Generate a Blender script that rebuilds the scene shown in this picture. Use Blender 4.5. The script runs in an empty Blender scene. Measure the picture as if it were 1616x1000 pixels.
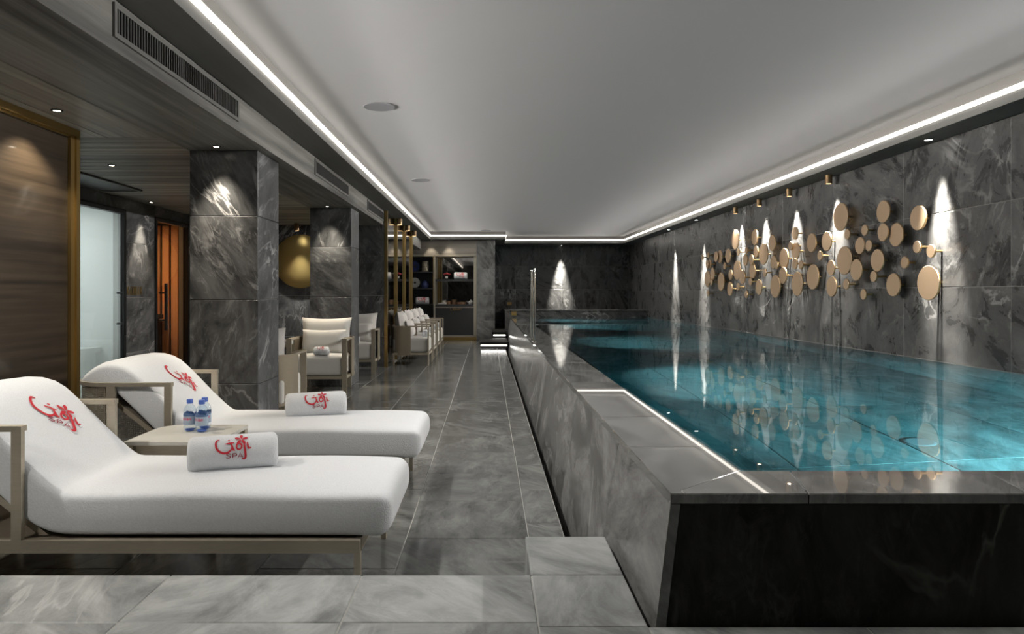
import bpy, bmesh, math, random
from mathutils import Vector, Matrix
random.seed(7)
PI = math.pi
scene = bpy.context.scene
COL = scene.collection

# ------------------------------------------------------------------ camera, world, exposure
F = 1077.0
VX, VY = 770.0, 462.0            # where the horizontal axis of the hall meets the picture
CAMZ = 1.2
cam_d = bpy.data.cameras.new('camera')
cam = bpy.data.objects.new('camera', cam_d)
COL.objects.link(cam)
cam.location = (0, 0, CAMZ)
cam.rotation_euler = (PI / 2, 0, 0)
cam_d.sensor_width = 36.0
cam_d.lens = 36.0 * F / 1616.0
cam_d.shift_x = (808 - VX) / 1616.0
cam_d.shift_y = -(500 - VY) / 1616.0
cam_d.clip_start = 0.05
scene.camera = cam

world = bpy.data.worlds.new('world')
scene.world = world
world.use_nodes = True
world.node_tree.nodes['Background'].inputs[0].default_value = (0.5, 0.55, 0.6, 1)
world.node_tree.nodes['Background'].inputs[1].default_value = 0.05

vs = scene.view_settings
scene.display_settings.display_device = 'sRGB'
vs.view_transform = 'Standard'
vs.look = 'None'
vs.gamma = 1.0
vs.use_curve_mapping = False
vs.exposure = 0.0
cy = scene.cycles
cy.use_denoising = True
cy.use_adaptive_sampling = True
cy.adaptive_threshold = 0.02
cy.max_bounces = 8
cy.diffuse_bounces = 4
cy.glossy_bounces = 4
cy.transmission_bounces = 6
cy.transparent_max_bounces = 12
cy.sample_clamp_indirect = 4.0
cy.caustics_reflective = False
cy.caustics_refractive = False

STRIP_E = 3.2        # cove light strips
SPOT_W = 36.0         # small recessed downlights
WALL_W = 2600.0         # wall washers along the pool wall
POOL_W = 300.0        # underwater lamps

# unseen fill lights added at the cove strips, spread shaped to even the ceiling
def cove_fill(name, loc, rot, length, w, spread):
    d = bpy.data.lights.new(name, 'AREA')
    d.shape = 'RECTANGLE'; d.size = length; d.size_y = 0.03
    d.energy = w; d.color = (1.0, 0.96, 0.91); d.spread = math.radians(spread)
    o = bpy.data.objects.new(name, d); COL.objects.link(o)
    o.location = loc; o.rotation_euler = rot
    return o
COVE_FILL_DOWN, COVE_FILL_UP = 175.0, 30.0
cove_fill('cove_fill_left', (-1.40, 9.4, 2.612), (PI / 2 - 0.60, 0, -PI / 2), 14.8, COVE_FILL_DOWN, 104)
cove_fill('cove_fill_right', (3.625, 10.2, 2.612), (PI / 2 - 0.60, 0, PI / 2), 16.0, COVE_FILL_DOWN, 104)
cove_fill('cove_fill_throw_left', (-1.40, 9.4, 2.612), (PI / 2 + 0.04, 0, -PI / 2), 14.8, COVE_FILL_UP, 18)
cove_fill('cove_fill_throw_right', (3.625, 10.2, 2.612), (PI / 2 + 0.04, 0, PI / 2), 16.0, COVE_FILL_UP, 18)
cove_fill('cove_fill_wide_left', (-1.40, 9.4, 2.612), (PI / 2 + 0.0, 0, -PI / 2), 14.8, COVE_FILL_UP * 0.7, 60)
cove_fill('cove_fill_wide_right', (3.625, 10.2, 2.612), (PI / 2 + 0.0, 0, PI / 2), 16.0, COVE_FILL_UP * 0.7, 60)

# ------------------------------------------------------------------ materials
def new_mat(name):
    m = bpy.data.materials.new(name)
    m.use_nodes = True
    nt = m.node_tree
    b = nt.nodes['Principled BSDF']
    return m, nt, b

def setp(b, **kw):
    names = {'col': 'Base Color', 'rough': 'Roughness', 'metal': 'Metallic', 'trans': 'Transmission Weight',
             'ior': 'IOR', 'coat': 'Coat Weight', 'coat_rough': 'Coat Roughness', 'spec': 'Specular IOR Level',
             'sheen': 'Sheen Weight', 'alpha': 'Alpha', 'aniso': 'Anisotropic'}
    for k, v in kw.items():
        if k == 'col':
            v = (v[0], v[1], v[2], 1)
        b.inputs[names[k]].default_value = v

def plain(name, col, rough=0.5, metal=0.0, **kw):
    m, nt, b = new_mat(name)
    setp(b, col=col, rough=rough, metal=metal, **kw)
    return m

def nnode(nt, t, **kw):
    n = nt.nodes.new(t)
    for k, v in kw.items():
        setattr(n, k, v)
    return n

def link(nt, a, b):
    nt.links.new(a, b)

def math_node(nt, op, a, b=None, c=None):
    n = nnode(nt, 'ShaderNodeMath', operation=op)
    for i, v in enumerate((a, b, c)):
        if v is None:
            continue
        if hasattr(v, 'links'):
            link(nt, v, n.inputs[i])
        else:
            n.inputs[i].default_value = v
    return n.outputs[0]

def map_range(nt, v, a, b, c, d):
    n = nnode(nt, 'ShaderNodeMapRange')
    link(nt, v, n.inputs[0])
    for i, x in enumerate((a, b, c, d)):
        n.inputs[i + 1].default_value = x
    return n.outputs[0]

def coords(nt, per_object=True, rot=(0, 0, 0), scale=(1, 1, 1)):
    tc = nnode(nt, 'ShaderNodeTexCoord')
    out = tc.outputs['Object']
    if per_object:
        oi = nnode(nt, 'ShaderNodeObjectInfo')
        mul = nnode(nt, 'ShaderNodeVectorMath', operation='SCALE')
        mul.inputs[0].default_value = (37.0, 61.0, 23.0)
        link(nt, oi.outputs['Random'], mul.inputs['Scale'])
        add = nnode(nt, 'ShaderNodeVectorMath', operation='ADD')
        link(nt, out, add.inputs[0]); link(nt, mul.outputs[0], add.inputs[1])
        out = add.outputs[0]
    mp = nnode(nt, 'ShaderNodeMapping')
    mp.inputs['Rotation'].default_value = rot
    mp.inputs['Scale'].default_value = scale
    link(nt, out, mp.inputs[0])
    return mp.outputs[0]

def noise(nt, vec, scale, detail=6, rough=0.6, dist=0.0):
    n = nnode(nt, 'ShaderNodeTexNoise')
    n.inputs['Scale'].default_value = scale
    n.inputs['Detail'].default_value = detail
    n.inputs['Roughness'].default_value = rough
    n.inputs['Distortion'].default_value = dist
    link(nt, vec, n.inputs['Vector'])
    return n.outputs['Fac']

def ramp(nt, fac, stops):
    r = nnode(nt, 'ShaderNodeValToRGB')
    els = r.color_ramp.elements
    while len(els) < len(stops):
        els.new(0.5)
    for e, (p, c) in zip(els, stops):
        e.position = p
        e.color = (c[0], c[1], c[2], 1)
    link(nt, fac, r.inputs[0])
    return r.outputs[0]

def mixc(nt, fac, a, b):
    n = nnode(nt, 'ShaderNodeMix', data_type='RGBA')
    for i, v in ((0, fac), (6, a), (7, b)):
        if hasattr(v, 'links'):
            link(nt, v, n.inputs[i])
        else:
            n.inputs[i].default_value = v if i == 0 else (v[0], v[1], v[2], 1)
    return n.outputs[2]

def stone(name, dark, light, vein, rough=0.25, vein_amt=0.7, scale=1.0, coat=0.0, bump=0.12, rot=(0.5, 0.35, 0.7), spec=None):
    m, nt, b = new_mat(name)
    v = coords(nt, True, rot, (scale, scale, scale))
    vr = nnode(nt, 'ShaderNodeVectorRotate', rotation_type='AXIS_ANGLE')
    vr.inputs['Axis'].default_value = (0.45, 0.55, 0.70)
    oi = nnode(nt, 'ShaderNodeObjectInfo')
    link(nt, v, vr.inputs['Vector']); link(nt, math_node(nt, 'MULTIPLY', oi.outputs['Random'], 2.4), vr.inputs['Angle'])
    st_ = nnode(nt, 'ShaderNodeMapping'); st_.inputs['Scale'].default_value = (0.7, 2.1, 1.1)
    link(nt, vr.outputs[0], st_.inputs[0])
    vs_ = st_.outputs[0]
    base = noise(nt, vs_, 2.7, 7, 0.68, 0.6)
    col = ramp(nt, base, [(0.36, dark), (0.64, light)])
    # long thin calcite veins, broken up by a slower mask
    w = noise(nt, vs_, 0.9, 5, 0.55, 1.6)
    ridge = math_node(nt, 'ABSOLUTE', math_node(nt, 'SUBTRACT', w, 0.5))
    vm = map_range(nt, ridge, 0.0, 0.022, 1.0, 0.0)
    mask = map_range(nt, noise(nt, v, 1.3, 3, 0.5), 0.48, 0.66, 0.0, 1.0)
    vm = math_node(nt, 'MULTIPLY', vm, mask)
    # crackled pale patches
    p = noise(nt, vs_, 7.0, 7, 0.78, 1.0)
    pm = map_range(nt, p, 0.52, 0.68, 0.0, 1.0)
    pm = math_node(nt, 'MULTIPLY', pm, map_range(nt, noise(nt, v, 1.1, 3, 0.55, 0.6), 0.42, 0.64, 0.05, 0.62))
    vm = math_node(nt, 'MULTIPLY', math_node(nt, 'MAXIMUM', vm, pm), vein_amt)
    col = mixc(nt, vm, col, vein)
    link(nt, col, b.inputs['Base Color'])
    link(nt, map_range(nt, base, 0.3, 0.7, rough * 0.8, rough * 1.3), b.inputs['Roughness'])
    bp = nnode(nt, 'ShaderNodeBump')
    bp.inputs['Strength'].default_value = bump
    bp.inputs['Distance'].default_value = 0.02
    link(nt, p, bp.inputs['Height'])
    link(nt, bp.outputs[0], b.inputs['Normal'])
    if coat:
        setp(b, coat=coat, coat_rough=0.02)
    if spec is not None:
        setp(b, spec=spec)
    return m

def grain(name, dark, light, axis='y', rough=0.5, scale=1.0, coat=0.0, per_object=True, bump=0.05, stretch=18.0):
    m, nt, b = new_mat(name)
    sc = {'x': (0.35, stretch, stretch), 'y': (stretch, 0.35, stretch), 'z': (stretch, stretch, 0.35)}[axis]
    v = coords(nt, per_object, (0, 0, 0), tuple(s * scale for s in sc))
    sc2 = {'x': (0.25, 2.2, 2.2), 'y': (2.2, 0.25, 2.2), 'z': (2.2, 2.2, 0.25)}[axis]
    v2 = coords(nt, per_object, (0, 0, 0), tuple(s * scale for s in sc2))
    a = noise(nt, v, 1.0, 6, 0.6, 0.3)
    c = noise(nt, v2, 1.0, 4, 0.55, 1.0)
    f = math_node(nt, 'ADD', math_node(nt, 'MULTIPLY', a, 0.55), math_node(nt, 'MULTIPLY', c, 0.45))
    col = ramp(nt, f, [(0.38, dark), (0.62, light)])
    if per_object:
        oi = nnode(nt, 'ShaderNodeObjectInfo')
        hs_ = nnode(nt, 'ShaderNodeHueSaturation')
        link(nt, map_range(nt, oi.outputs['Random'], 0, 1, 0.72, 1.2), hs_.inputs['Value'])
        link(nt, col, hs_.inputs['Color']); col = hs_.outputs[0]
    link(nt, col, b.inputs['Base Color'])
    setp(b, rough=rough)
    bp = nnode(nt, 'ShaderNodeBump')
    bp.inputs['Strength'].default_value = bump
    bp.inputs['Distance'].default_value = 0.01
    link(nt, a, bp.inputs['Height'])
    link(nt, bp.outputs[0], b.inputs['Normal'])
    if coat:
        setp(b, coat=coat, coat_rough=0.06)
    return m

def fabric(name, col, scale=220.0, strength=0.3, rough=0.9, dist=0.004):
    m, nt, b = new_mat(name)
    v = coords(nt, True)
    n = noise(nt, v, scale, 3, 0.7)
    setp(b, rough=rough, sheen=0.15, spec=0.2)
    c = ramp(nt, n, [(0.3, tuple(x * 0.90 for x in col)), (0.7, col)])
    link(nt, c, b.inputs['Base Color'])
    bp = nnode(nt, 'ShaderNodeBump')
    bp.inputs['Strength'].default_value = strength
    bp.inputs['Distance'].default_value = dist
    link(nt, n, bp.inputs['Height'])
    link(nt, bp.outputs[0], b.inputs['Normal'])
    return m

def emit(name, col, strength):
    m, nt, b = new_mat(name)
    setp(b, col=(0, 0, 0))
    b.inputs['Emission Color'].default_value = (*col, 1)
    b.inputs['Emission Strength'].default_value = strength
    return m

def brushed(name, col, rough=0.4, metal=0.9, radial=False):
    m, nt, b = new_mat(name)
    setp(b, metal=metal)
    v = coords(nt, True, (0, 0, 0), (6, 6, 30) if not radial else (30, 30, 30))
    n = noise(nt, v, 3.0, 4, 0.6)
    link(nt, ramp(nt, n, [(0.3, tuple(c * 0.93 for c in col)), (0.7, tuple(min(1, c * 1.05) for c in col))]), b.inputs['Base Color'])
    link(nt, map_range(nt, n, 0.3, 0.7, rough * 0.85, rough * 1.15), b.inputs['Roughness'])
    return m

def glass_thin(name, tint, refl_rough=0.0, haze=0.0, haze_col=(1, 1, 1)):
    m = bpy.data.materials.new(name)
    m.use_nodes = True
    nt = m.node_tree
    nt.nodes.clear()
    out = nnode(nt, 'ShaderNodeOutputMaterial')
    tr = nnode(nt, 'ShaderNodeBsdfTransparent'); tr.inputs[0].default_value = (*tint, 1)
    gl = nnode(nt, 'ShaderNodeBsdfGlossy'); gl.inputs['Roughness'].default_value = refl_rough
    fr = nnode(nt, 'ShaderNodeFresnel'); fr.inputs[0].default_value = 1.5
    mx = nnode(nt, 'ShaderNodeMixShader')
    geo = nnode(nt, 'ShaderNodeNewGeometry')
    ff_ = math_node(nt, 'MULTIPLY', fr.outputs[0], math_node(nt, 'SUBTRACT', 1.0, geo.outputs['Backfacing']))
    link(nt, ff_, mx.inputs[0]); link(nt, tr.outputs[0], mx.inputs[1]); link(nt, gl.outputs[0], mx.inputs[2])
    last = mx.outputs[0]
    if haze:
        df = nnode(nt, 'ShaderNodeBsdfTranslucent'); df.inputs[0].default_value = (*haze_col, 1)
        m2 = nnode(nt, 'ShaderNodeMixShader'); m2.inputs[0].default_value = haze
        link(nt, last, m2.inputs[1]); link(nt, df.outputs[0], m2.inputs[2])
        last = m2.outputs[0]
    link(nt, last, out.inputs[0])
    return m

M = {}
M['wall_stone'] = stone('wall slate', (0.024, 0.024, 0.024), (0.105, 0.104, 0.102), (0.36, 0.36, 0.35), 0.28, 0.8, 1.0)
M['col_stone'] = stone('column slate', (0.030, 0.031, 0.033), (0.125, 0.128, 0.133), (0.50, 0.50, 0.51), 0.34, 0.9, 1.1)
M['floor_stone'] = stone('floor slate', (0.075, 0.078, 0.076), (0.235, 0.24, 0.23), (0.46, 0.46, 0.44), 0.13, 0.45, 0.9, bump=0.05)
M['step_stone'] = stone('platform slate', (0.17, 0.178, 0.176), (0.46, 0.475, 0.465), (0.66, 0.67, 0.66), 0.34, 0.5, 0.9)
M['cope_stone'] = stone('coping slate', (0.10, 0.10, 0.097), (0.27, 0.27, 0.26), (0.6, 0.6, 0.58), 0.16, 0.5, 0.9, coat=1.0, bump=0.02)
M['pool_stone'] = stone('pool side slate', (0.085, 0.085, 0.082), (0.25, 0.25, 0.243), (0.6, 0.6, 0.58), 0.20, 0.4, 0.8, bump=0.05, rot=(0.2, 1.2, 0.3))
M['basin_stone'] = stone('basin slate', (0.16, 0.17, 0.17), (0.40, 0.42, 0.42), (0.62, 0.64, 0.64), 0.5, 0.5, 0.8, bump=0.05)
M['dark_shade_stone'] = stone('shade-toned pool front slate', (0.008, 0.008, 0.0075), (0.04, 0.04, 0.036), (0.16, 0.16, 0.14), 0.5, 0.7, 0.9, spec=0.15)  # near-black tone puts the pool front's shade into its stone colour
M['grout'] = plain('grout', (0.42, 0.42, 0.39), 0.9)
M['grout_dark'] = plain('dark grout', (0.26, 0.26, 0.25), 0.9)
M['black'] = plain('black void', (0.006, 0.006, 0.006), 0.8)
M['ceiling'] = plain('stretch ceiling', (0.62, 0.625, 0.64), 0.55)
M['return'] = plain('ceiling return', (0.22, 0.21, 0.20), 0.7)
M['beam'] = grain('grey limed beam', (0.05, 0.049, 0.045), (0.29, 0.285, 0.265), 'y', 0.55, 1.0, stretch=11)
M['soffit'] = grain('grey soffit', (0.10, 0.10, 0.095), (0.18, 0.18, 0.17), 'y', 0.6, 0.5, stretch=5)
M['plank'] = grain('grey ceiling plank', (0.11, 0.103, 0.088), (0.50, 0.47, 0.41), 'x', 0.5, 1.0, stretch=16)
M['plank_y'] = grain('grey ceiling board', (0.13, 0.124, 0.11), (0.52, 0.495, 0.445), 'y', 0.5, 0.9, stretch=14)
M['panel_wood'] = grain('brown veneer', (0.016, 0.011, 0.0065), (0.066, 0.047, 0.030), 'y', 0.35, 1.5, coat=0.6, stretch=16, per_object=False)
M['band_wood'] = grain('pale taupe veneer', (0.20, 0.18, 0.155), (0.34, 0.31, 0.27), 'x', 0.45, 1.0)
M['sauna_wood'] = grain('orange cedar', (0.50, 0.26, 0.13), (0.74, 0.43, 0.24), 'z', 0.6, 1.0)
M['brass'] = plain('satin brass', (0.50, 0.35, 0.14), 0.34, 1.0)
M['brass_disc'] = brushed('satin bronze disc', (0.50, 0.36, 0.235), 0.5, 0.7, True)
M['brass_rim'] = brushed('bronze rim', (0.62, 0.42, 0.20), 0.32, 1.0)
M['gold_disc'] = brushed('gold leaf disc', (0.70, 0.53, 0.21), 0.45, 0.9, True)
M['can'] = plain('bronze lamp housing', (0.20, 0.125, 0.055), 0.45, 0.5)
M['copper'] = brushed('copper', (0.60, 0.36, 0.22), 0.3, 1.0)
M['champagne'] = brushed('champagne metal', (0.52, 0.465, 0.37), 0.42, 0.65)
M['taupe_panel'] = brushed('taupe woven panel', (0.34, 0.29, 0.22), 0.5, 0.35)
M['chrome'] = plain('polished steel', (0.8, 0.78, 0.75), 0.12, 1.0)
M['mirror'] = plain('smoked mirror', (0.42, 0.40, 0.38), 0.02, 1.0)
M['charcoal'] = plain('charcoal lacquer', (0.035, 0.036, 0.038), 0.4)
M['shelf_dark'] = plain('dark shelf', (0.03, 0.03, 0.032), 0.4)
M['black_metal'] = plain('black metal', (0.012, 0.012, 0.013), 0.4, 0.5)
M['terry'] = fabric('white terry', (0.84, 0.86, 0.885), 170, 0.5, 0.95, 0.006)
M['linen'] = fabric('off white linen', (0.74, 0.72, 0.68), 500, 0.2, 0.9, 0.002)
M['red'] = plain('red embroidery', (0.58, 0.018, 0.035), 0.7)
M['maroon'] = plain('maroon embroidery', (0.30, 0.04, 0.06), 0.7)
M['table'] = plain('cream lacquer', (0.68, 0.66, 0.60), 0.35)
M['bottle'] = glass_thin('clear plastic', (0.88, 0.93, 0.97))
M['cap'] = plain('blue cap', (0.10, 0.19, 0.62), 0.35)
M['label'] = plain('pale blue label', (0.40, 0.50, 0.62), 0.4)
M['label_dark'] = plain('blue label mountains', (0.12, 0.20, 0.38), 0.4)
M['pink'] = plain('pink print', (0.75, 0.10, 0.20), 0.5)
M['vent_frame'] = plain('grey vent frame', (0.13, 0.13, 0.123), 0.5)
M['vent_dark'] = plain('vent slat', (0.06, 0.06, 0.058), 0.5)
M['speaker'] = plain('ceiling speaker grille', (0.30, 0.30, 0.32), 0.7)
M['strip'] = emit('cove strip light', (1.0, 0.93, 0.82), STRIP_E)
M['lamp'] = emit('lamp face', (1.0, 0.90, 0.72), 30.0)
M['lamp_white'] = emit('white lamp face', (1.0, 0.97, 0.92), 30.0)
M['stair_led'] = emit('stair light', (1.0, 0.97, 0.9), 8.0)
M['white_tile'] = plain('white steam room tile', (0.78, 0.82, 0.82), 0.3)
M['steam_glass'] = glass_thin('steamed glass', (0.93, 0.96, 0.95), 0.0, 0.25, (0.9, 0.93, 0.92))
M['amber_glass'] = glass_thin('bronze tinted glass', (0.80, 0.70, 0.58))
M['sauna_dark'] = plain('dark bench', (0.02, 0.017, 0.014), 0.6)
M['porcelain'] = plain('white porcelain', (0.7, 0.7, 0.68), 0.3)
M['blue_glaze'] = plain('blue glaze', (0.06, 0.08, 0.22), 0.2)
M['petal'] = plain('dark red petals', (0.30, 0.02, 0.03), 0.6)

def water_material():
    m = bpy.data.materials.new('pool water')
    m.use_nodes = True
    nt = m.node_tree
    nt.nodes.clear()
    out = nnode(nt, 'ShaderNodeOutputMaterial')
    g = nnode(nt, 'ShaderNodeBsdfGlass')
    g.inputs['IOR'].default_value = 1.333
    g.inputs['Roughness'].default_value = 0.0
    tc = nnode(nt, 'ShaderNodeTexCoord')
    n = nnode(nt, 'ShaderNodeTexNoise'); n.inputs['Scale'].default_value = 2.2; n.inputs['Detail'].default_value = 2
    link(nt, tc.outputs['Object'], n.inputs['Vector'])
    bp = nnode(nt, 'ShaderNodeBump'); bp.inputs['Strength'].default_value = 0.012; bp.inputs['Distance'].default_value = 0.05
    link(nt, n.outputs['Fac'], bp.inputs['Height']); link(nt, bp.outputs[0], g.inputs['Normal'])
    link(nt, g.outputs[0], out.inputs['Surface'])
    va = nnode(nt, 'ShaderNodeVolumeAbsorption')
    va.inputs['Color'].default_value = (0.02, 0.78, 0.86, 1)
    va.inputs['Density'].default_value = 0.45
    link(nt, va.outputs[0], out.inputs['Volume'])
    return m
M['water'] = water_material()

# ------------------------------------------------------------------ mesh helpers
class MB:
    def __init__(s):
        s.v = []; s.f = []
    def add(s, verts, faces):
        o = len(s.v)
        s.v += [tuple(p) for p in verts]
        s.f += [tuple(i + o for i in f) for f in faces]
        return s
    def hexa(s, b, t):      # bottom ring (4, counter-clockwise seen from above), top ring
        return s.add(list(b) + list(t), [(3, 2, 1, 0), (4, 5, 6, 7), (0, 1, 5, 4), (1, 2, 6, 5), (2, 3, 7, 6), (3, 0, 4, 7)])
    def box(s, x0, x1, y0, y1, z0, z1):
        return s.hexa([(x0, y0, z0), (x1, y0, z0), (x1, y1, z0), (x0, y1, z0)], [(x0, y0, z1), (x1, y0, z1), (x1, y1, z1), (x0, y1, z1)])
    def tube(s, pts, r, n=10, caps=True, rs=None):
        pts = [Vector(p) for p in pts]
        rings = []
        up0 = None
        for i, p in enumerate(pts):
            d = (pts[min(i + 1, len(pts) - 1)] - pts[max(i - 1, 0)]).normalized()
            ref = Vector((0, 0, 1)) if abs(d.z) < 0.9 else Vector((1, 0, 0))
            if up0 is not None:
                ref = up0
            a = (ref - d * ref.dot(d)).normalized()
            up0 = a
            b = d.cross(a)
            rr = rs[i] if rs else r
            rings.append([p + (a * math.cos(2 * PI * k / n) + b * math.sin(2 * PI * k / n)) * rr for k in range(n)])
        vv = [q for R in rings for q in R]
        ff = []
        for i in range(len(rings) - 1):
            for k in range(n):
                k2 = (k + 1) % n
                ff.append((i * n + k, i * n + k2, (i + 1) * n + k2, (i + 1) * n + k))
        if caps:
            ff.append(tuple(reversed(range(n))))
            ff.append(tuple((len(rings) - 1) * n + k for k in range(n)))
        return s.add(vv, ff)
    def lathe(s, prof, n=24, axis='z', c=(0, 0, 0)):
        vv = []; ff = []
        for (r, h) in prof:
            for k in range(n):
                a = 2 * PI * k / n
                p = (r * math.cos(a), r * math.sin(a), h)
                if axis == 'x': p = (p[2], p[0], p[1])
                if axis == 'y': p = (p[1], p[2], p[0])
                vv.append((p[0] + c[0], p[1] + c[1], p[2] + c[2]))
        for i in range(len(prof) - 1):
            for k in range(n):
                k2 = (k + 1) % n
                ff.append((i * n + k, i * n + k2, (i + 1) * n + k2, (i + 1) * n + k))
        if prof[0][0] > 1e-6: ff.append(tuple(reversed(range(n))))
        if prof[-1][0] > 1e-6: ff.append(tuple((len(prof) - 1) * n + k for k in range(n)))
        return s.add(vv, ff)
    def rounded(s, w, d, h, r, n=5, c=(0, 0, 0), puff=0.0):
        # rounded box centred on c; puff swells the large faces
        def ticks(L):
            k = 6
            a = L / 2 - r
            return [-L / 2 + r * (1 - math.cos(PI / 2 * i / n)) for i in range(n)] + [-a + 2 * a * i / k for i in range(k + 1)] + [L / 2 - r * (1 - math.cos(PI / 2 * i / n)) for i in range(n - 1, -1, -1)]
        X, Y, Z = ticks(w), ticks(d), ticks(h)
        vid = {}
        verts = []; faces = []
        def put(x, y, z):
            key = (round(x, 5), round(y, 5), round(z, 5))
            if key in vid: return vid[key]
            ix = max(-w / 2 + r, min(w / 2 - r, x)); iy = max(-d / 2 + r, min(d / 2 - r, y)); iz = max(-h / 2 + r, min(h / 2 - r, z))
            o = Vector((x - ix, y - iy, z - iz))
            if o.length > 1e-9: o = o.normalized() * r
            q = Vector((ix, iy, iz)) + o
            if puff:
                q.z += math.copysign(puff, q.z) * max(0, 1 - (2 * x / w) ** 2) * max(0, 1 - (2 * y / d) ** 2) * min(1, abs(2 * z / h))
            vid[key] = len(verts)
            verts.append((q.x + c[0], q.y + c[1], q.z + c[2]))
            return vid[key]
        def side(A, B, fn, flip):
            for i in range(len(A) - 1):
                for j in range(len(B) - 1):
                    q = [fn(A[i], B[j]), fn(A[i + 1], B[j]), fn(A[i + 1], B[j + 1]), fn(A[i], B[j + 1])]
                    ids = [put(*p) for p in q]
                    if len(set(ids)) < 3: continue
                    faces.append(tuple(reversed(ids)) if flip else tuple(ids))
        side(X, Y, lambda a, b: (a, b, h / 2), False)
        side(X, Y, lambda a, b: (a, b, -h / 2), True)
        side(X, Z, lambda a, b: (a, -d / 2, b), False)
        side(X, Z, lambda a, b: (a, d / 2, b), True)
        side(Y, Z, lambda a, b: (w / 2, a, b), False)
        side(Y, Z, lambda a, b: (-w / 2, a, b), True)
        return s.add(verts, faces)
    def pillow(s, w, h, t, n=14):
        # upright cushion in the XZ plane, pinched at its corners, centred at the origin
        top = []; 
        def half(sgn):
            g = []
            for i in range(n + 1):
                row = []
                for j in range(n + 1):
                    u = -1 + 2 * i / n; v = -1 + 2 * j / n
                    cu = u * (1 - 0.07 * (1 - v * v) * abs(u)); cv = v * (1 - 0.09 * (1 - u * u) * abs(v))
                    th = t / 2 * (max(0, (1 - u ** 4)) ** 0.5) * (max(0, (1 - v ** 4)) ** 0.5)
                    row.append((cu * w / 2, sgn * th, cv * h / 2))
                g.append(row)
            return g
        for sgn in (-1, 1):
            g = half(sgn)
            vv = [p for r in g for p in r]
            ff = []
            for i in range(n):
                for j in range(n):
                    q = (i * (n + 1) + j, (i + 1) * (n + 1) + j, (i + 1) * (n + 1) + j + 1, i * (n + 1) + j + 1)
                    ff.append(q if sgn < 0 else tuple(reversed(q)))
            s.add(vv, ff)
        return s
    def xform(s, mat):
        s.v = [tuple(mat @ Vector(p)) for p in s.v]
        return s
    def mesh(s, name, mat, smooth=False):
        me = bpy.data.meshes.new(name)
        me.from_pydata(s.v, [], s.f)
        if mat: me.materials.append(M[mat] if isinstance(mat, str) else mat)
        if smooth:
            bm = bmesh.new(); bm.from_mesh(me)
            bmesh.ops.remove_doubles(bm, verts=bm.verts, dist=1e-5)
            bmesh.ops.recalc_face_normals(bm, faces=bm.faces)
            for f in bm.faces: f.smooth = True
            for e in bm.edges:
                if len(e.link_faces) == 2 and e.calc_face_angle() > math.radians(40): e.smooth = False
            bm.to_mesh(me); bm.free()
        me.update()
        return me
    def build(s, name, mat, parent=None, smooth=False, loc=(0, 0, 0), rot=(0, 0, 0), **tags):
        o = bpy.data.objects.new(name, s.mesh(name, mat, smooth))
        COL.objects.link(o)
        o.location = loc; o.rotation_euler = rot
        if parent: o.parent = parent
        tag(o, **tags)
        return o

def tag(o, label=None, cat=None, group=None, kind=None):
    if label: o['label'] = label
    if cat: o['category'] = cat
    if group: o['group'] = group
    if kind: o['kind'] = kind
    return o

def empty(name, loc, rz=0.0, **tags):
    o = bpy.data.objects.new(name, None)
    COL.objects.link(o)
    o.location = loc; o.rotation_euler = (0, 0, rz)
    o.empty_display_size = 0.1
    return tag(o, **tags)

def inst(name, me, parent, loc=(0, 0, 0), rot=(0, 0, 0)):
    o = bpy.data.objects.new(name, me)
    COL.objects.link(o)
    o.location = loc; o.rotation_euler = rot; o.parent = parent
    return o

def copy_tree(o, parent=None):
    c = o.copy(); COL.objects.link(c)
    c.parent = parent
    for ch in o.children: copy_tree(ch, c)
    return c

def light(name, kind, loc, energy, col=(1, 0.93, 0.82), rot=(0, 0, 0), parent=None, **kw):
    d = bpy.data.lights.new(name, kind)
    d.energy = energy; d.color = col
    for k, v in kw.items(): setattr(d, k, v)
    o = bpy.data.objects.new(name, d)
    COL.objects.link(o)
    o.location = loc; o.rotation_euler = rot
    if parent: o.parent = parent
    return o

_tile_cache = {}
def tile_mesh(axis, du, dv, th, mat, ch=0.003):
    key = (axis, round(du, 3), round(dv, 3), round(th, 4), mat)
    if key in _tile_cache: return _tile_cache[key]
    a, b = du / 2, dv / 2
    base = [(-a, -b, -th), (a, -b, -th), (a, b, -th), (-a, b, -th)]
    mid = [(x, y, -ch) for x, y, _ in base]
    top = [(-a + ch, -b + ch, 0), (a - ch, -b + ch, 0), (a - ch, b - ch, 0), (-a + ch, b - ch, 0)]
    vv = base + mid + top
    ff = []
    for r in (0, 4):
        for k in range(4):
            k2 = (k + 1) % 4
            ff.append((r + k, r + k2, r + 4 + k2, r + 4 + k))
    ff += [(8, 9, 10, 11), (3, 2, 1, 0)]
    def tr(p):
        u, v, n = p
        return {'x-': (-n, u, v), 'x+': (n, u, v), 'y-': (u, -n, v), 'y+': (u, n, v), 'z+': (u, v, n), 'z-': (u, v, -n)}[axis]
    if axis in ('x-', 'y+', 'z-'): ff = [tuple(reversed(f)) for f in ff]
    mb = MB().add([tr(p) for p in vv], ff)
    me = mb.mesh('tile', mat)
    _tile_cache[key] = me
    return me

def tiles(parent, axis, plane, us, vs_, mat, th=0.012, gap=0.004, name='tile', skip=None, offs=None):
    for i in range(len(us) - 1):
        for j in range(len(vs_) - 1):
            u0, u1, v0, v1 = us[i], us[i + 1], vs_[j], vs_[j + 1]
            if skip and skip(u0, u1, v0, v1): continue
            me = tile_mesh(axis, u1 - u0 - gap, v1 - v0 - gap, th, mat)
            u, v = (u0 + u1) / 2, (v0 + v1) / 2
            loc = {'x': (plane, u, v), 'y': (u, plane, v), 'z': (u, v, plane)}[axis[0]]
            inst(name, me, parent, loc)

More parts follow.
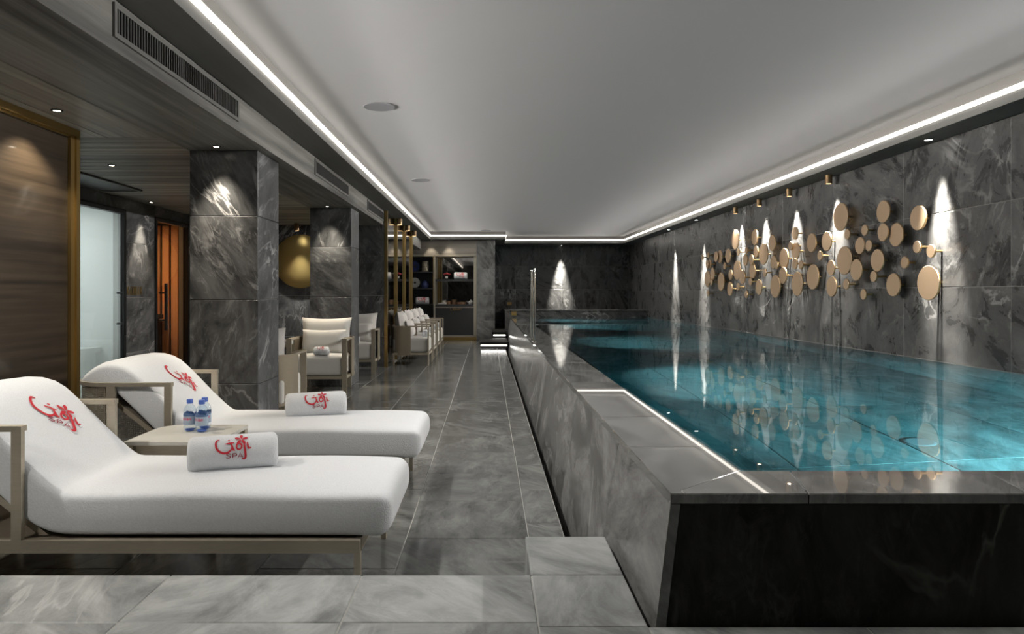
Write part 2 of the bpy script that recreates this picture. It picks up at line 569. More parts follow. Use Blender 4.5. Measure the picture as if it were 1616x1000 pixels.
def steps(a, b, s, start=None):
    out = [a]
    x = (start if start is not None else a + s)
    while x < b - 0.05:
        if x > a + 0.05: out.append(x)
        x += s
    out.append(b)
    return out

def smooth_pts(pts, k=6):
    P = [Vector(p) for p in pts]
    P = [P[0] * 2 - P[1]] + P + [P[-1] * 2 - P[-2]]
    out = []
    for i in range(1, len(P) - 2):
        for q in range(k):
            t = q / k
            a, b, c, d = P[i - 1], P[i], P[i + 1], P[i + 2]
            out.append(0.5 * ((2 * b) + (c - a) * t + (2 * a - 5 * b + 4 * c - d) * t * t + (3 * b - a - 3 * c + d) * t ** 3))
    out.append(P[-2])
    return out

# ---- lettering as ribbons in a unit plane
def ribbon(mb, pts, w, fn, smooth=True, taper=True):
    P = smooth_pts([(x, y, 0) for x, y in pts], 6) if smooth and len(pts) > 2 else [Vector((x, y, 0)) for x, y in pts]
    if len(P) == 2:
        P = [P[0].lerp(P[1], k / 4) for k in range(5)]
    vv = []
    n = len(P)
    for i, p in enumerate(P):
        d = (P[min(i + 1, n - 1)] - P[max(i - 1, 0)]).normalized()
        nn = Vector((-d.y, d.x, 0))
        ww = w
        if taper: ww = w * (0.45 + 0.55 * math.sin(PI * min(1, max(0.0, (i + 0.6) / n))))
        vv += [fn(*(p + nn * ww / 2).xy), fn(*(p - nn * ww / 2).xy)]
    mb.add(vv, [(2 * i, 2 * i + 1, 2 * i + 3, 2 * i + 2) for i in range(n - 1)])

def petal(mb, cx, cy_, ang, L, W, fn):
    pts = []
    for k in range(12):
        a = 2 * PI * k / 12
        x = L / 2 * (1 + math.cos(a)); y = W / 2 * math.sin(a) * (0.6 + 0.4 * x / L)
        pts.append(fn(cx + x * math.cos(ang) - y * math.sin(ang), cy_ + x * math.sin(ang) + y * math.cos(ang)))
    mb.add(pts, [tuple(range(12))])

def spa_logo(fn):
    red, mar = MB(), MB()
    ribbon(red, [(0.12, 0.39), (0.05, 0.37), (0.02, 0.27), (0.05, 0.13), (0.13, 0.04), (0.25, -0.01), (0.37, 0.01), (0.45, 0.09), (0.47, 0.20)], 0.06, fn)
    ribbon(red, [(0.27, 0.24), (0.40, 0.26), (0.53, 0.265)], 0.045, fn)
    ribbon(red, [(0.45, 0.25), (0.47, 0.16), (0.50, 0.08), (0.55, 0.05)], 0.06, fn)
    ribbon(red, [(0.66, 0.24), (0.60, 0.20), (0.60, 0.11), (0.66, 0.07), (0.72, 0.11), (0.73, 0.19), (0.67, 0.24), (0.64, 0.235)], 0.045, fn, True, False)
    ribbon(red, [(0.79, 0.26), (0.81, 0.14), (0.83, 0.0), (0.84, -0.14), (0.80, -0.20), (0.74, -0.18)], 0.065, fn)
    ribbon(red, [(0.89, 0.27), (0.90, 0.17), (0.93, 0.09), (1.0, 0.10)], 0.055, fn)
    petal(red, 0.34, 0.34, 0.3, 0.07, 0.05, fn)
    for k in range(5):
        petal(red, 0.72 + 0.02 * math.cos(0.3 + k * 2 * PI / 5), 0.37 + 0.02 * math.sin(0.3 + k * 2 * PI / 5), 0.3 + k * 2 * PI / 5, 0.17, 0.10, fn)
    lw = 0.024
    ribbon(mar, [(0.43, -0.045), (0.37, -0.03), (0.32, -0.055), (0.37, -0.09), (0.43, -0.12), (0.38, -0.155), (0.31, -0.14)], lw, fn, True, False)
    ribbon(mar, [(0.49, -0.155), (0.49, -0.035)], lw, fn, False, False)
    ribbon(mar, [(0.49, -0.04), (0.57, -0.04), (0.60, -0.07), (0.57, -0.10), (0.49, -0.10)], lw, fn, True, False)
    ribbon(mar, [(0.63, -0.155), (0.69, -0.035), (0.76, -0.155)], lw, fn, False, False)
    ribbon(mar, [(0.655, -0.12), (0.735, -0.12)], lw, fn, False, False)
    return red, mar

GLYPH = {  # strokes in a 0..1 x 0..1 cell
    'H': [[(0, 0), (0, 1)], [(0.8, 0), (0.8, 1)], [(0, .5), (.8, .5)]],
    'A': [[(0, 0), (.4, 1), (.8, 0)], [(.15, .35), (.65, .35)]],
    'M': [[(0, 0), (0, 1), (.4, .3), (.8, 1), (.8, 0)]],
    'L': [[(0, 1), (0, 0), (.7, 0)]],
    'I': [[(.2, 0), (.2, 1)]],
    'B': [[(0, 0), (0, 1), (.55, 1), (.7, .77), (.55, .53), (0, .53)], [(.55, .53), (.75, .27), (.55, 0), (0, 0)]],
    'R': [[(0, 0), (0, 1), (.6, 1), (.75, .75), (.6, .5), (0, .5)], [(.35, .5), (.75, 0)]],
    'Y': [[(0, 1), (.4, .5), (.8, 1)], [(.4, .5), (.4, 0)]],
    'e': [[(0.05, .35), (.65, .35), (.6, .6), (.35, .7), (.08, .55), (.05, .2), (.3, 0), (.62, .08)]],
    'v': [[(0, .68), (.3, 0), (.6, .68)]],
    'i': [[(.2, 0), (.2, .65)], [(.2, .85), (.2, .98)]],
    'a': [[(.1, .62), (.4, .7), (.58, .5), (.58, 0)], [(.58, .38), (.2, .38), (.05, .18), (.25, 0), (.58, .12)]],
    'n': [[(.05, 0), (.05, .68)], [(.05, .45), (.3, .68), (.58, .55), (.58, 0)]],
}
def text_strokes(mb, txt, h, fn, weight=0.14, pitch=1.0):
    x = 0.0
    for ch in txt:
        for st in GLYPH[ch]:
            ribbon(mb, [(x + p[0] * h * 0.8, p[1] * h) for p in st], weight * h, fn, False, False)
        x += h * (0.55 if ch in 'iI' else 0.95) * pitch
    return x

def solid_text(name, txt, h, depth, mat, parent, origin, ux, uz, un, weight=0.2, pitch=1.0, wf=0.8):
    # raised letters: one object for each letter under the sign
    x = 0.0
    for ch in txt:
        mb = MB()
        for st in GLYPH[ch]:
            for i in range(len(st) - 1):
                a, b = Vector(st[i]) * h, Vector(st[i + 1]) * h
                a.x *= wf; b.x *= wf
                d = (b - a).normalized(); n = Vector((-d.y, d.x)) * weight * h / 2
                a = a - d * weight * h / 2; b = b + d * weight * h / 2
                q = [a - n, b - n, b + n, a + n]
                def P(p, k): return tuple(Vector(ux) * (x + p.x) + Vector(uz) * p.y + Vector(un) * k)
                mb.hexa([P(p, 0) for p in q], [P(p, depth) for p in q])
        mb.build(name, mat, parent, loc=origin)
        x += h * (0.5 if ch == 'I' else 1.0) * pitch

# ------------------------------------------------------------------ dimensions of the hall
CEIL = 2.72
SOF = 2.53            # underside of the perimeter soffits
BEAM = 2.295          # underside of the long beam
XR = 3.945            # pool wall
XB = -1.69            # face of the beam
YB = -3.0             # wall behind the camera
YE = 19.2             # end wall
PLAT = 0.23
COPE = 0.60
PX0, PX1, PY0, PY1, PZ = 0.857, XR, 2.308, 16.9, -0.70

# ------------------------------------------------------------------ structure
floor = MB().box(-6.2, 0.378, 2.30, 17.7, -0.16, -0.003).build('floor', 'grout', kind='structure')
col_x = [-5.8, -5.2, -4.6, -4.0, -3.4, -2.8, -2.2, -1.6, -1.0, -0.4, 0.2, 0.376]
for i in range(len(col_x) - 1):
    off = {0: 2.97, 1: 2.74}.get(i % 2)
    ys = steps(2.352, 17.2, 0.6, off)
    tiles(floor, 'z+', 0.0, col_x[i:i + 2], ys, 'floor_stone', 0.012, 0.004,
          skip=lambda a, b, c, d: (a < -4.3) or (a < -1.9 and c > 11.3) or (a > -0.2 and c > 15.2) or (a < -2.6 and d < 5.0) or (a < -1.7 and c > 11.0))
MB().box(0.378, 1.0, 2.0, 17.0, -0.20, -0.16).build('channel_bottom', 'black', floor)

plat = MB().box(-2.9, 0.462, YB, 2.344, -0.1, PLAT - 0.003)
plat.box(0.154, 0.462, 2.344, 2.714, -0.1, PLAT - 0.003).box(0.462, XR, YB, 1.985, -0.1, PLAT - 0.003)
plat = plat.build('floor', 'grout', kind='structure')
pxs = [-2.88, -2.29, -1.69, -1.09, -0.433, 0.148]
tiles(plat, 'z+', PLAT, pxs, [YB, -2.2, -1.6, -1.0, -0.4, 0.2, 0.8, 1.4, 2.01, 2.35], 'step_stone')
tiles(plat, 'z+', PLAT, [0.148, 0.468], [YB, -2.2, -1.6, -1.0, -0.4, 0.2, 0.8, 1.4, 1.985], 'step_stone')
tiles(plat, 'z+', PLAT, [0.148, 0.468], [1.985, 2.35, 2.72], 'step_stone')
tiles(plat, 'z+', PLAT, [0.468, 1.1, 1.7, 2.3, 2.9, 3.5, XR], [YB, -2.2, -1.6, -1.0, -0.4, 0.2, 0.8, 1.4, 1.985], 'step_stone')
tiles(plat, 'y+', 2.35, pxs, [0.0, PLAT - 0.002], 'step_stone', 0.006)
tiles(plat, 'x-', 0.148, [2.36, 2.72], [0.0, PLAT - 0.002], 'step_stone', 0.006)
tiles(plat, 'y+', 2.72, [0.148, 0.468], [-0.1, PLAT - 0.002], 'step_stone', 0.006)

ceiling = MB().box(-1.45, 3.70, YB, 18.4, CEIL, CEIL + 0.06).build('ceiling', 'ceiling', kind='structure')

# perimeter soffits and the long beam
beam = MB().box(-2.30, XB, YB, 17.2, BEAM, CEIL + 0.1).build('trim_2', 'beam', kind='structure')
MB().box(XB, -1.43, YB, 17.2, SOF, CEIL + 0.1).build('trim_3', 'soffit', kind='structure')
MB().box(3.655, XR, YB, YE, SOF, CEIL + 0.1).build('trim_4', 'soffit', kind='structure')
MB().box(0.44, 3.655, 18.33, YE, SOF, CEIL + 0.1).build('trim_5', 'soffit', kind='structure')
MB().box(-1.43, 0.44, 16.93, YE, SOF, CEIL + 0.1).build('trim_6', 'soffit', kind='structure')

# white returns of the ceiling above the light strips
rt = MB().box(-1.432, -1.426, YB, 16.93, 2.636, CEIL).box(3.651, 3.657, YB, 18.33, 2.636, CEIL).box(-1.43, 0.44, 16.926, 16.932, 2.636, CEIL).box(0.44, 3.655, 18.326, 18.332, 2.636, CEIL)
rt.build('trim_8', 'return', kind='structure')
# left lounge ceiling: boards along the hall near the camera, across it farther on
lc = MB().box(-6.2, -2.30, YB, 11.06, 2.325, 2.42).build('ceiling', 'grout_dark', kind='structure')
_pl = {}
def plank(x0, x1, y0, y1, mat):
    key = (round(x1 - x0, 3), round(y1 - y0, 3), mat)
    if key not in _pl:
        a, b = (x1 - x0) / 2 - 0.002, (y1 - y0) / 2 - 0.002
        _pl[key] = MB().hexa([(-a + .003, -b + .003, -0.014), (a - .003, -b + .003, -0.014), (a - .003, b - .003, -0.014), (-a + .003, b - .003, -0.014)],
                             [(-a, -b, 0.014), (a, -b, 0.014), (a, b, 0.014), (-a, b, 0.014)]).mesh('plank', mat)
    inst('plank', _pl[key], lc, ((x0 + x1) / 2, (y0 + y1) / 2, 2.311))
x = -4.25
while x < -2.31:
    plank(x, min(x + 0.39, -2.302), YB, 4.83, 'plank_y'); x += 0.39
y = 4.83
while y < 11.0:
    plank(-4.25, -2.302, y, min(y + 0.155, 11.04), 'plank'); y += 0.155

# walls
wr = MB().box(XR + 0.003, XR + 0.15, YB, YE + 0.1, -0.75, CEIL).build('wall_right', 'grout_dark', kind='structure')
ysr = steps(YB, YE, 1.325, 5.15 - 1.325 * 6)
tiles(wr, 'x-', XR - 0.0, ysr, [COPE, 1.25, 1.90, SOF], 'wall_stone', 0.010, 0.004)
wb = MB().box(0.15, XR + 0.15, YE + 0.003, YE + 0.15, -0.1, CEIL).build('wall_back', 'grout_dark', kind='structure')
tiles(wb, 'y-', YE, steps(0.2, XR, 1.3, 3.38 - 1.3 * 3), [0.0, 0.66, 1.30, 1.95, SOF], 'wall_stone', 0.010)
MB().box(-6.3, XR + 0.15, YB - 0.15, YB, -0.1, CEIL + 0.1).build('wall_front', 'wall_stone', kind='structure')

# lounge wall with the two glazed doors
XD = -4.2
wl = MB()
DOORS = [(6.86, 7.90), (8.60, 9.58)]
DT = 2.16
segs = [(4.0, 6.86), (7.90, 8.60), (9.58, 11.05)]
for a, b in segs: wl.box(XD - 0.14, XD - 0.003, a, b, 0, 2.42)
for a, b in DOORS: wl.box(XD - 0.14, XD - 0.003, a, b, DT, 2.42)
wl = wl.build('wall_left', 'grout_dark', kind='structure')
for a, b in segs: tiles(wl, 'x+', XD, steps(a, b, 0.66), [0.0, 0.50, 1.145, 1.79, 2.30], 'col_stone')
for a, b in DOORS: tiles(wl, 'x+', XD, [a, b], [DT, 2.30], 'col_stone')

# wall carrying the round gold disc
YW = 11.04
wm = MB().box(-4.34, XB + 0.008, YW + 0.003, 14.75, 0, CEIL).build('wall_middle', 'grout_dark', kind='structure')
tiles(wm, 'y-', YW, [XD, -3.47, -2.95, -2.29, XB + 0.02], [0.0, 0.50, 1.155, 1.80, SOF], 'col_stone')
MB().box(-2.35, -1.97, 14.75, 17.2, 0, CEIL).build('wall_niche', 'charcoal', kind='structure')
MB().box(-6.3, -6.2, YB, 11.2, -0.1, 2.5).build('wall_outer', 'wall_stone', kind='structure')

# bookcase wall and stone pier
pier = MB().box(-0.275, 0.165, 17.203, YE, 0, CEIL).build('wall_pier', 'grout_dark', kind='structure')
tiles(pier, 'y-', 17.2, [-0.285, 0.18], [0.0, 0.50, 1.14, 1.79, SOF], 'pool_stone')
tiles(pier, 'x+', 0.18, [17.2, 18.2, YE], [0.0, 0.50, 1.14, 1.79, SOF], 'dark_shade_stone')
MB().box(-2.0, -0.275, 17.62, 17.75, 0, CEIL).build('wall_bookcase', 'charcoal', kind='structure')

# cove light strips
def strip(name, x0, x1, y0, y1, label):
    r = empty(name, (0, 0, 0), label=label, cat='light strip', group='cove light strips')
    MB().box(x0, x1, y0, y1, 2.602, 2.634).build('diffuser', 'strip', r)
    return r
strip('cove_light_strip', -1.43, -1.408, YB, 16.93, 'long glowing cove strip under the beam, left of the ceiling')
strip('cove_light_strip', 3.633, 3.655, YB, 18.33, 'long glowing cove strip above the pool wall, right of the ceiling')
strip('cove_light_strip', -1.408, 0.44, 16.908, 16.93, 'short glowing cove strip above the bookcase')
strip('cove_light_strip', 0.44, 3.633, 18.308, 18.33, 'glowing cove strip across the far pool end')
strip('cove_light_strip', 0.44, 0.46, 16.93, 18.308, 'short glowing cove return beside the stone pier')

# ------------------------------------------------------------------ pool
pool = empty('swimming_pool', (0.55, 2.05, 0), label='raised slate-clad swimming pool with flush overflow coping', cat='swimming pool')
def pbuild(mb, name, mat, **kw):
    mb.v = [(p[0] - 0.55, p[1] - 2.05, p[2]) for p in mb.v]
    return mb.build(name, mat, pool, **kw)
def wx(z): return 0.551 - 0.16 * (COPE - z)
def wy(z): return 2.045 - 0.13 * (COPE - z)
ZB, ZT = -0.18, 0.568
ys = [None, 2.87] + [2.87 + 1.3 * k for k in range(1, 11)]
ys = [q for q in ys if q is None or q < 16.8] + [17.4]
for i in range(len(ys) - 1):
    y0, y1 = ys[i], ys[i + 1]
    yb0 = wy(ZB) if y0 is None else y0 + 0.002
    yt0 = wy(ZT) if y0 is None else y0 + 0.002
    pbuild(MB().hexa([(wx(ZB), yb0, ZB), (wx(ZB) + 0.03, yb0, ZB), (wx(ZB) + 0.03, y1 - 0.002, ZB), (wx(ZB), y1 - 0.002, ZB)],
                     [(wx(ZT), yt0, ZT), (wx(ZT) + 0.03, yt0, ZT), (wx(ZT) + 0.03, y1 - 0.002, ZT), (wx(ZT), y1 - 0.002, ZT)]), 'side_panel', 'pool_stone')
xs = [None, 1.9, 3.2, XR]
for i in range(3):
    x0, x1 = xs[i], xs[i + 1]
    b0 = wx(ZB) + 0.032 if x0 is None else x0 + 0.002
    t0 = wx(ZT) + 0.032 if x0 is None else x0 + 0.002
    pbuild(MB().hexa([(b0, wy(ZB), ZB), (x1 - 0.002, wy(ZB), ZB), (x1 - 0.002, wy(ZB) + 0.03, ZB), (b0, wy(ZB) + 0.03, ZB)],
                     [(t0, wy(ZT), ZT), (x1 - 0.002, wy(ZT), ZT), (x1 - 0.002, wy(ZT) + 0.03, ZT), (t0, wy(ZT) + 0.03, ZT)]), 'front_panel', 'dark_shade_stone')
# coping slabs with a mitred corner
cz0, cz1 = 0.570, COPE
def slab(q, name='coping_slab'):
    c = Vector((sum(p[0] for p in q) / 4, sum(p[1] for p in q) / 4))
    def sh(p, k):
        d = c - Vector(p)
        return Vector(p) + Vector((math.copysign(k, d.x), math.copysign(k, d.y)))
    a = [sh(p, 0.0015) for p in q]; t = [sh(p, 0.004) for p in q]
    mb = MB()
    vv = [(p.x, p.y, cz0) for p in a] + [(p.x, p.y, cz1 - 0.003) for p in a] + [(p.x, p.y, cz1) for p in t]
    ff = [(3, 2, 1, 0), (8, 9, 10, 11)]
    for r in (0, 4):
        for k in range(4): ff.append((r + k, r + (k + 1) % 4, r + 4 + (k + 1) % 4, r + 4 + k))
    pbuild(mb.add(vv, ff), name, 'cope_stone')
cx0, cy0 = 0.545, 2.04
slab([(cx0, cy0), (PX0, PY0), (PX0, 2.66), (cx0, 2.66)])
yy = 2.66
while yy < 16.85:
    y2 = min(yy + 0.65, PY1)
    slab([(cx0, yy), (PX0, yy), (PX0, y2), (cx0, y2)]); yy = y2
slab([(cx0, cy0), (0.96, cy0), (1.02, PY0), (PX0, PY0)])
slab([(0.96, cy0), (1.62, cy0), (1.68, PY0), (1.02, PY0)])
slab([(1.62, cy0), (2.28, cy0), (2.34, PY0), (1.68, PY0)])
slab([(2.28, cy0), (2.94, cy0), (3.0, PY0), (2.34, PY0)])
slab([(2.94, cy0), (XR - 0.01, cy0), (XR - 0.01, PY0), (3.0, PY0)])
# basin shell behind the panels
pbuild(MB().box(0.60, PX0 - 0.003, 2.09, PY1 + 0.4, PZ, 0.597).box(PX0 - 0.003, XR, 2.09, PY0 - 0.003, PZ, 0.597), 'basin_wall', 'basin_stone')
basin = pbuild(MB().box(PX0, XR, PY0, PY1, PZ - 0.1, PZ - 0.01), 'basin_floor', 'grout')
def basin_tiles(axis, plane, us, vs_):
    n0 = len(COL.objects)
    for i in range(len(us) - 1):
        for j in range(len(vs_) - 1):
            me = tile_mesh(axis, us[i + 1] - us[i] - 0.006, vs_[j + 1] - vs_[j] - 0.006, 0.01, 'basin_stone')
            u, v = (us[i] + us[i + 1]) / 2, (vs_[j] + vs_[j + 1]) / 2
            loc = {'x': (plane, u, v), 'y': (u, plane, v), 'z': (u, v, plane)}[axis[0]]
            inst('tile', me, basin, (loc[0] - 0.55, loc[1] - 2.05, loc[2]))
basin_tiles('z+', PZ, [PX0, 1.63, 2.40, 3.17, XR], steps(PY0, PY1, 1.3))
basin_tiles('x-', XR - 0.012, steps(PY0, PY1, 1.3), [PZ, -0.05, 0.598])
# raised ledge at the far end
pbuild(MB().box(0.43, XR, PY1, PY1 + 0.55, PZ, 0.76).box(0.43, 0.50, PY1 + 0.55, YE - 0.01, 0.0, 0.76), 'end_ledge', 'wall_stone')
pbuild(MB().box(0.41, XR - 0.012, PY1 - 0.02, PY1 + 0.60, 0.762, 0.79), 'ledge_cap', 'cope_stone')
# handrail sleeves, floor drain
drain = MB().lathe([(0.085, 0.0), (0.085, 0.008), (0.07, 0.012), (0.0, 0.012)], 24, c=(2.5, 3.95, PZ))
pbuild(drain, 'floor_drain', 'speaker')

water = MB().box(PX0 - 0.004, XR - 0.006, PY0 - 0.004, PY1 + 0.004, PZ - 0.004, COPE - 0.001)
water.build('pool_water', 'water', label='still turquoise water filling the pool', cat='water')

def pool_lamp(loc, rz, tilt, w, label, size=110):
    r = empty('underwater_lamp', loc, rz, label=label, cat='pool light', group='underwater lamps')
    MB().lathe([(0.0, 0.0), (0.085, 0.0), (0.085, 0.012), (0.065, 0.018), (0.0, 0.018)], 20, 'x').build('housing', 'chrome', r)
    light('underwater_beam', 'SPOT', (0.05, 0, 0), w, (0.92, 0.98, 1.0), (0, -PI / 2 + tilt, 0), r,
          spot_size=math.radians(size), spot_blend=0.6, shadow_soft_size=0.06)
for k, yl in enumerate((6.0, 9.8, 13.7, 16.3)):
    pool_lamp((PX0, yl, -0.05), 0, 0.62, POOL_W * 0.8, '%s underwater lamp from the near end in the left pool side' % ('first', 'second', 'third', 'fourth')[k], 95)
pool_lamp((2.05, PY0, -0.1), PI / 2, 0.35, POOL_W * 0.05, 'underwater lamp set in the near end of the pool, toward the left', 70)
pool_lamp((3.25, PY0, -0.1), PI / 2, 0.25, POOL_W * 2.4, 'underwater lamp set in the near end of the pool, toward the right', 120)

# chrome posts standing on the coping
for k, (x, y) in enumerate(((0.572, 8.96), (0.570, 8.40))):
    r = empty('handrail_post', (x, y, COPE), label='polished steel handrail post on the pool coping, %s' % ('farther of the pair', 'nearer of the pair')[k], cat='handrail', group='handrail posts on the coping')
    MB().lathe([(0.016, 0), (0.016, 0.885), (0.013, 0.897), (0.006, 0.90)], 16).build('post', 'chrome', r, True)
    MB().lathe([(0.032, 0.0), (0.032, 0.006), (0.026, 0.01), (0.016, 0.01)], 20).build('base_flange', 'chrome', r, True)

# stairs up to the far pool deck
st = empty('pool_stairs', (0.1, 14.7, 0), label='floating stone stairs with glowing undersides at the far pool end', cat='stairs')
MB().box(-0.28, 0.33, 0.0, 1.25, 0.08, 0.145).build('tread', 'dark_shade_stone', st)
MB().box(0.0, 0.325, 1.25, 2.48, 0.22, 0.29).build('tread', 'dark_shade_stone', st)
MB().box(0.10, 0.325, 2.50, 4.48, 0.22, 0.29).build('tread', 'dark_shade_stone', st)
MB().box(-0.25, 0.31, 0.06, 1.2, 0.0, 0.075).build('riser', 'black', st)
MB().box(0.03, 0.31, 1.32, 2.46, 0.0, 0.215).build('riser', 'black', st)
MB().box(0.11, 0.31, 2.5, 4.46, 0.0, 0.215).build('riser', 'black', st)
MB().box(-0.25, 0.31, 0.035, 0.055, 0.055, 0.078).build('light_strip', 'stair_led', st)
MB().box(0.03, 0.31, 1.29, 1.31, 0.195, 0.218).build('light_strip', 'stair_led', st)

# ------------------------------------------------------------------ columns
def column(x0, x1, y0, y1, top, label):
    cx_, cy_ = (x0 + x1) / 2, (y0 + y1) / 2
    r = empty('column', (cx_, cy_, 0), label=label, cat='column', group='slate columns')
    a, b = (x1 - x0) / 2, (y1 - y0) / 2
    MB().box(-a + .012, a - .012, -b + .012, b - .012, 0, top).build('core', 'grout', r)
    zs = [0.0, 0.50, 1.147, 1.79, top]
    for ax, pl, us in (('y-', -b, [-a, a]), ('y+', b, [-a, a]), ('x+', a, [-b + .012, b - .012]), ('x-', -a, [-b + .012, b - .012])):
        for j in range(4):
            me = tile_mesh(ax, us[1] - us[0] - 0.001, zs[j + 1] - zs[j] - 0.004, 0.012, 'col_stone')
            z = (zs[j] + zs[j + 1]) / 2
            inst('tile', me, r, (pl, 0, z) if ax[0] == 'x' else (0, pl, z))
column(-2.29, -1.766, 5.24, 5.76, BEAM, 'nearer square slate column behind the far lounger')
column(-2.29, -1.757, 8.78, 9.29, BEAM, 'farther square slate column behind the armchair with the pale cushions')

# ------------------------------------------------------------------ wood panel with brass frame
XP = -2.78
pn = empty('veneer_panel', (XP, 2.0, 0), label='glossy brown wood veneer screen in a brass frame beside the loungers', cat='panel')
MB().box(-0.07, -0.012, -5.0, 2.58, 0, 2.27).build('board', 'panel_wood', pn)
MB().box(-0.08, 0.02, 2.58, 2.62, 0, 2.296).build('frame_post', 'brass', pn)
MB().box(-0.012, 0.008, 2.535, 2.58, 0, 2.25).build('inner_trim', 'brass', pn)
MB().box(-0.08, 0.02, -5.0, 2.58, 2.25, 2.296).build('frame_top', 'brass', pn)
MB().box(-0.012, 0.004, -5.0, 2.535, 2.235, 2.25).build('inner_trim', 'brass', pn)

# ------------------------------------------------------------------ doors, steam room, sauna
def door(n, y0, y1, glass, frame_mat, handle_y, label):
    d = empty('door_%d' % n, (XD, y0, 0), kind='structure', label=label)
    w = y1 - y0
    f = MB().box(-0.06, 0.015, 0, 0.045, 0, DT).box(-0.06, 0.015, w - 0.045, w, 0, DT).box(-0.06, 0.015, 0.045, w - 0.045, DT - 0.05, DT)
    f.build('door_frame', 'black_metal', d)
    MB().box(-0.035, -0.025, 0.05, w - 0.05, 0.01, DT - 0.055).build('pane', glass, d)
    h = MB().tube([(0.06, handle_y, 0.72), (0.06, handle_y, 1.32)], 0.02, 10)
    h.build('door_handle', 'black_metal', d)
    for z in (0.85, 1.2):
        MB().tube([(-0.03, handle_y, z), (0.06, handle_y, z)], 0.012, 8).build('handle_bracket', 'black_metal', d)
    return d
door(1, 6.86, 7.90, 'steam_glass', 'black', 0.92, 'black framed glass door of the pale steam room')
door(2, 8.60, 9.58, 'amber_glass', 'black', 0.18, 'black framed tinted glass door of the orange sauna')
MB().box(XD - 0.012, XD + 0.03, 9.54, 9.62, 1.74, 1.84).build('door_hinge', 'vent_frame', bpy.data.objects['door_2'], loc=(-XD, -8.60, 0))
# steam room
sr = MB().box(-6.2, XD - 0.14, 8.10, 8.14, 0, 2.32).box(-6.2, -6.14, 6.3, 8.10, 0, 2.32).box(-6.2, XD - 0.14, 6.3, 6.34, 0, 2.32).box(-6.14, XD - 0.14, 6.34, 8.1, 2.22, 2.32)
sr = sr.build('wall_steam_room', 'white_tile', kind='structure')
bn = empty('steam_bench', (-5.2, 7.72, 0), label='white bench slab inside the steam room', cat='bench')
MB().box(-0.94, 0.62, -0.3, 0.37, 0.50, 0.56).build('seat', 'white_tile', bn)
MB().box(-0.94, 0.55, -0.12, 0.37, 0.0, 0.50).build('base', 'white_tile', bn)
light('steam_room_light', 'AREA', (-5.2, 7.1, 2.2), 15, (1.0, 1.0, 0.98), (0, 0, 0), None, size=0.9)
# sauna: slatted cedar wall
sa = MB().box(-6.2, XD - 0.14, 10.42, 10.46, 0, 2.32).box(-6.2, -6.1, 8.14, 10.42, 0, 2.32).box(-6.1, XD - 0.14, 8.14, 10.42, 2.24, 2.32)
sa = sa.build('wall_sauna', 'sauna_dark', kind='structure')
slat = MB().box(-0.05, 0.05, -0.02, 0.02, 0.0, 2.2).mesh('slat', 'sauna_wood')
for k in range(13):
    inst('slat', slat, sa, (-5.98 + 0.135 * k, 10.39, 0.02))
slat2 = MB().box(-0.02, 0.02, -0.05, 0.05, 0.0, 2.2).mesh('slat', 'sauna_wood')
for k in range(15):
    inst('slat', slat2, sa, (-6.07, 8.4 + 0.135 * k, 0.02))
sb = empty('sauna_bench', (-5.5, 9.6, 0), label='dark wooden bench inside the orange sauna', cat='bench')
MB().box(-0.55, 0.60, -0.2, 0.7, 0.82, 0.88).build('seat', 'sauna_dark', sb)
MB().box(-0.5, 0.56, -0.1, 0.7, 0.0, 0.82).build('base', 'sauna_dark', sb)
light('sauna_light', 'AREA', (-5.2, 9.3, 2.2), 30, (1.0, 0.70, 0.45), (0, 0, 0), None, size=0.6)

# gold letters on the pier between the doors
hs = empty('hammam_sign', (XD, 7.90, 0), label='small gold letters reading HAMMAM beside the steam room door', cat='sign')
solid_text('letter', 'HAMMAM', 0.09, 0.004, 'brass', hs, (0.002, 0.05, 1.18), (0, 1, 0), (0, 0, 1), (1, 0, 0), 0.11, 0.64, 0.40)

# gold disc on the wall
gd = empty('gold_wall_disc', (-3.02, YW, 1.71), label='large round gold disc on the slate wall between the columns', cat='wall decor')
MB().lathe([(0.0, -0.05), (0.425, -0.05), (0.43, -0.046), (0.43, -0.03), (0.0, -0.03)], 64, 'y').build('disc', 'gold_disc', gd, True)
MB().lathe([(0.1, -0.03), (0.1, 0.0)], 24, 'y').build('mount', 'brass', gd)

# ------------------------------------------------------------------ wall sculpture of discs
raw1 = [(90, 630, 45), (135, 612, 50), (197, 625, 85), (228, 625, 105), (292, 618, 112), (128, 685, 64), (148, 683, 72), (130, 800, 130),
        (170, 760, 100), (160, 825, 55), (135, 912, 48), (237, 822, 145), (265, 698, 55), (350, 490, 155), (372, 587, 58), (436, 574, 52),
        (502, 472, 125), (512, 585, 95), (572, 603, 170), (428, 652, 92), (475, 648, 85), (485, 735, 120), (312, 768, 82), (365, 733, 155),
        (405, 787, 115), (307, 878, 110), (370, 862, 60), (435, 922, 60), (468, 820, 62), (535, 865, 122), (582, 750, 65), (640, 517, 128),
        (650, 670, 105), (675, 692, 62), (733, 637, 160), (725, 772, 135), (665, 858, 180), (785, 538, 70), (820, 440, 103), (825, 582, 135),
        (818, 680, 88), (867, 692, 70), (838, 838, 192), (950, 515, 148), (960, 785, 200)]
raw2 = [(15, 625, 60), (152, 560, 70), (200, 457, 140), (230, 648, 110), (235, 782, 145), (300, 283, 200), (327, 595, 205), (347, 408, 75),
        (340, 765, 78), (438, 488, 122), (412, 663, 155), (472, 378, 82), (502, 488, 82), (605, 245, 163), (603, 393, 130), (697, 410, 170),
        (563, 594, 162), (535, 710, 82), (463, 838, 77), (677, 770, 167), (758, 610, 88), (847, 498, 90), (855, 290, 180), (947, 528, 97), (928, 755, 250)]
discs = [(1090 + a / 5.0, 280 + b / 5.0, c / 5.0) for a, b, c in raw1] + [(1260 + a / 4.546, 280 + b / 4.546, c / 4.546) for a, b, c in raw2]
